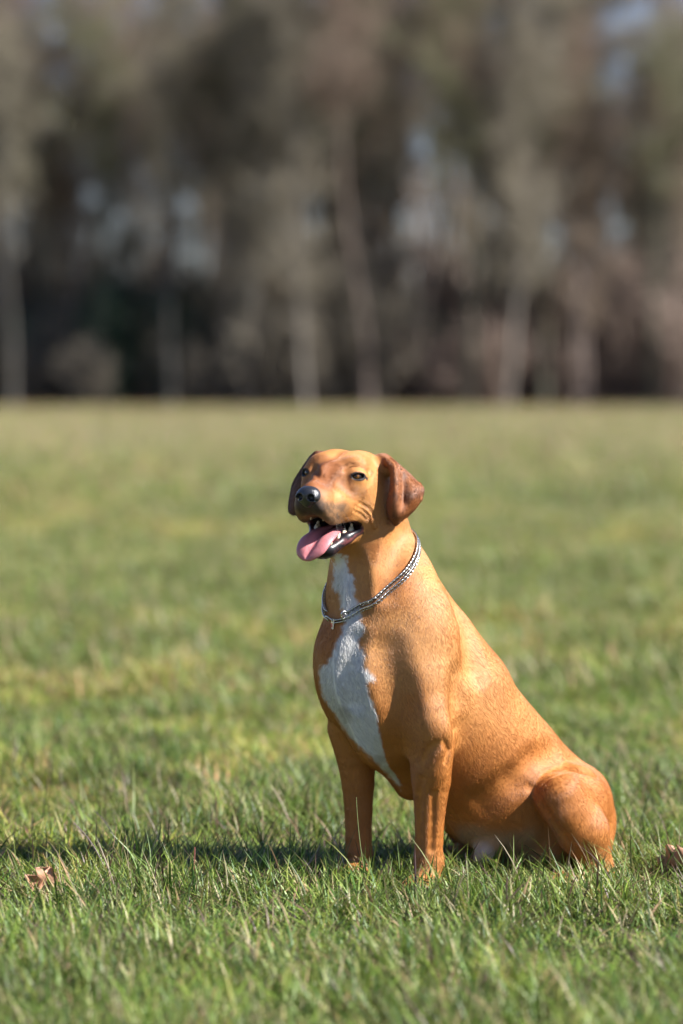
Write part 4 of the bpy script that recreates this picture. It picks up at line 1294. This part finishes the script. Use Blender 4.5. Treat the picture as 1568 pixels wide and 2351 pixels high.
b = t.nodes.new('ShaderNodeBsdfPrincipled')
a = t.nodes.new('ShaderNodeAttribute'); a.attribute_name = 'col'
t.links.new(a.outputs['Color'], b.inputs['Base Color'])
b.inputs['Roughness'].default_value = 0.40; b.inputs['Specular IOR Level'].default_value = 0.5
t.links.new(b.outputs[0], out.inputs[0])
hv.materials.append(m_hair)
coat = bpy.data.objects.new('coat', hv); COL.objects.link(coat); coat.parent = DOG

# ---- whiskers
ws = []
wr_ = np.random.default_rng(5)
def whisker(c, s, n, spread, down, ln):
    for i in range(n):
        a = np.array(c) + wr_.normal(0, 1, 3) * spread
        p = H(*a)
        d = HM[1] * s * wr_.uniform(0.3, 1.0) + HM[0] * wr_.uniform(-0.4, 0.7) - HM[2] * down * wr_.uniform(0.4, 1.2)
        d /= np.linalg.norm(d); L_ = ln * wr_.uniform(0.6, 1.2)
        path = [p + d * L_ * t_ + np.array([0, 0, -1]) * L_ * 0.35 * t_ * t_ for t_ in np.linspace(0, 1, 6)]
        ws.append(tube(path, np.linspace(0.00022, 0.00006, 6), 4))
for s in (1, -1):
    whisker((0.055, 0.034 * s, -0.064), s, 12, (0.012, 0.001, 0.007), 0.9, 0.034)
    whisker((0.025, 0.012 * s, -0.154), s, 6, (0.008, 0.005, 0.001), 1.4, 0.020)
wv, wf, _ = parts_merge(ws)
wk = dpart('whisker', wv, wf, principled('whisker', (0.06, 0.05, 0.045), 0.4))
wk['kind'] = 'stuff'
# ================================================================== THE CHAIN COLLAR
front_pts = np.array([cast(x, y) for x, y in ((958, 1290), (940, 1318), (910, 1347), (880, 1371), (845, 1394), (815, 1408), (790, 1412))])
pA_, pB_, pC_ = cast(949, 1290), cast(800, 1409), W(757, 1374, 0.07)
c0 = (pA_ + pB_ + pC_) / 3
pn = np.cross(pA_ - pB_, pC_ - pB_); pn /= np.linalg.norm(pn)
if pn[2] < 0: pn = -pn
axc = W(885, 1345, 0.075); axc = axc - pn * ((axc - c0) @ pn)
e1 = front_pts[0] - axc; e1 -= pn * (e1 @ pn); e1 /= np.linalg.norm(e1); e2 = np.cross(pn, e1)
def ring_path(off, n=360, lift=0.0030):
    th = np.linspace(0, 2 * math.pi, n, endpoint=False)
    D_ = np.cos(th)[:, None] * e1 + np.sin(th)[:, None] * e2
    r = np.full(n, 0.24); c = axc + pn * off
    for _ in range(60):
        r -= np.clip(dog.at(c + D_ * r[:, None]) * 0.7, -0.01, 0.02) - lift * 0.7
    P = c + D_ * r[:, None]
    for _ in range(40): P = (np.roll(P, 1, 0) + P * 2 + np.roll(P, -1, 0)) / 4
    return P
m_steel = principled('polished_steel_chain', (0.56, 0.56, 0.54), 0.27, metal=1.0, noise=(500, 0.12))
collar = tag(empty('chain_collar', tuple(axc)), 'silver steel double chain collar hanging round the neck of the tan dog', 'dog collar')
CO = np.array(collar.location)
def link(c, T, N, length, width, wire, twist, seg=14, sides=6):
    Bn = np.cross(T, N)
    N2 = N * math.cos(twist) + Bn * math.sin(twist); B2 = np.cross(T, N2)
    th = np.linspace(0, 2 * math.pi, seg, endpoint=False)
    path = c + np.cos(th)[:, None] * T * length / 2 + np.sin(th)[:, None] * B2 * width / 2
    return tube(path, wire, sides, closed=True)
links = []
slip = W(793, 1419, -0.06); left = W(756, 1400, -0.02)
def resample(P, step, closed=True):
    Q = np.concatenate([P, P[:1]]) if closed else P
    s = np.concatenate([[0], np.cumsum(np.linalg.norm(np.diff(Q, axis=0), axis=1))])
    n = int(s[-1] / step); t_ = np.arange(n) * s[-1] / n
    return np.stack([np.interp(t_, s, Q[:, i]) for i in range(3)], 1)
mid = ring_path(0.0)
pxm, pym = PX(mid)
for off in (0.0034, -0.0034):
    Q = resample(ring_path(off), 0.0084)
    qx, qy = PX(Q)
    front = Q[:, 1] < axc[1] + 0.02
    gap = front & (qx < 795) & (qx > 752)
    T = np.roll(Q, -1, 0) - np.roll(Q, 1, 0); T /= np.linalg.norm(T, axis=1, keepdims=True)
    N = Q - (axc + pn * off); N -= (N * T).sum(1, keepdims=True) * T; N /= np.linalg.norm(N, axis=1, keepdims=True)
    for i in np.where(~gap)[0]:
        links.append(link(Q[i], T[i], N[i], 0.0124, 0.0092, 0.00155, 0.45))
# single strand between the two rings, sagging a little
Q = resample(ring_path(-0.003), 0.0052)
qx, qy = PX(Q)
T = np.roll(Q, -1, 0) - np.roll(Q, 1, 0); T /= np.linalg.norm(T, axis=1, keepdims=True)
for i in np.where((Q[:, 1] < axc[1] + 0.02) & (qx < 790) & (qx > 766))[0]:
    N = Q[i] - axc; N -= T[i] * (N @ T[i]); N /= np.linalg.norm(N)
    links.append(link(Q[i] - UP * 0.004, T[i], N, 0.0092, 0.0070, 0.0011, 0.55))
    links.append(link(Q[i] + UP * 0.001, T[i], N, 0.0092, 0.0070, 0.0011, 0.55))
lv, lf, _ = parts_merge(links)
ch = mesh_obj('chain_link', lv - CO, lf, m_steel, collar); ch['kind'] = 'stuff'
def on_path(x):
    i = np.argmin(np.abs(pxm - x) + (mid[:, 1] > axc[1] + 0.02) * 1e3); return mid[i], (mid[i] - mid[i - 1]) / np.linalg.norm(mid[i] - mid[i - 1])
def cring(name, c, T, N, L_, Wd, wire):
    v, f = link(c, T, N, L_, Wd, wire, 0.0, 28, 8)
    return mesh_obj(name, v - CO, f, m_steel, collar)
pA, tA = on_path(794); nA = pA - axc; nA -= tA * (nA @ tA); nA /= np.linalg.norm(nA)
cring('slip_ring', pA + nA * 0.002, np.cross(tA, nA), (tA * 0.75 + nA * 0.65) / np.linalg.norm(tA * 0.75 + nA * 0.65), 0.024, 0.015, 0.0014)
pB, tB = on_path(760); nB = pB - axc; nB -= tB * (nB @ tB); nB /= np.linalg.norm(nB)
rc = pB + nB * 0.003 - UP * 0.004 - tB * 0.0
cring('end_ring', rc, tB, nB, 0.023, 0.021, 0.0015)
# tag seen edge on, hung from the end ring
tg0 = W(763, 1432, rc[1] - 0.008)
v, f = [], []
bm = bmesh.new(); bmesh.ops.create_cube(bm, size=1)
for q in bm.verts: q.co = Vector((q.co.x * 0.0022, q.co.y * 0.016, q.co.z * 0.020))
bmesh.ops.bevel(bm, geom=bm.edges[:] , offset=0.0006, segments=2, affect='EDGES')
me = bpy.data.meshes.new('name_tag'); bm.to_mesh(me); bm.free(); me.materials.append(m_steel)
o = bpy.data.objects.new('name_tag', me); COL.objects.link(o); o.parent = collar; o.location = tg0 - CO; o.rotation_euler = (0.0, 0.1, 0.25)
m_red = principled('red_enamel', (0.55, 0.04, 0.02), 0.3)
bm = bmesh.new(); bmesh.ops.create_cube(bm, size=1)
for q in bm.verts: q.co = Vector((q.co.x * 0.0026, q.co.y * 0.012, q.co.z * 0.008))
me = bpy.data.meshes.new('enamel'); bm.to_mesh(me); bm.free(); me.materials.append(m_red)
o2 = bpy.data.objects.new('enamel', me); COL.objects.link(o2); o2.parent = o; o2.location = (0, 0, -0.003)
print('collar path', [(round(float(a)), round(float(b))) for a, b in list(zip(pxm, pym))[::20]])
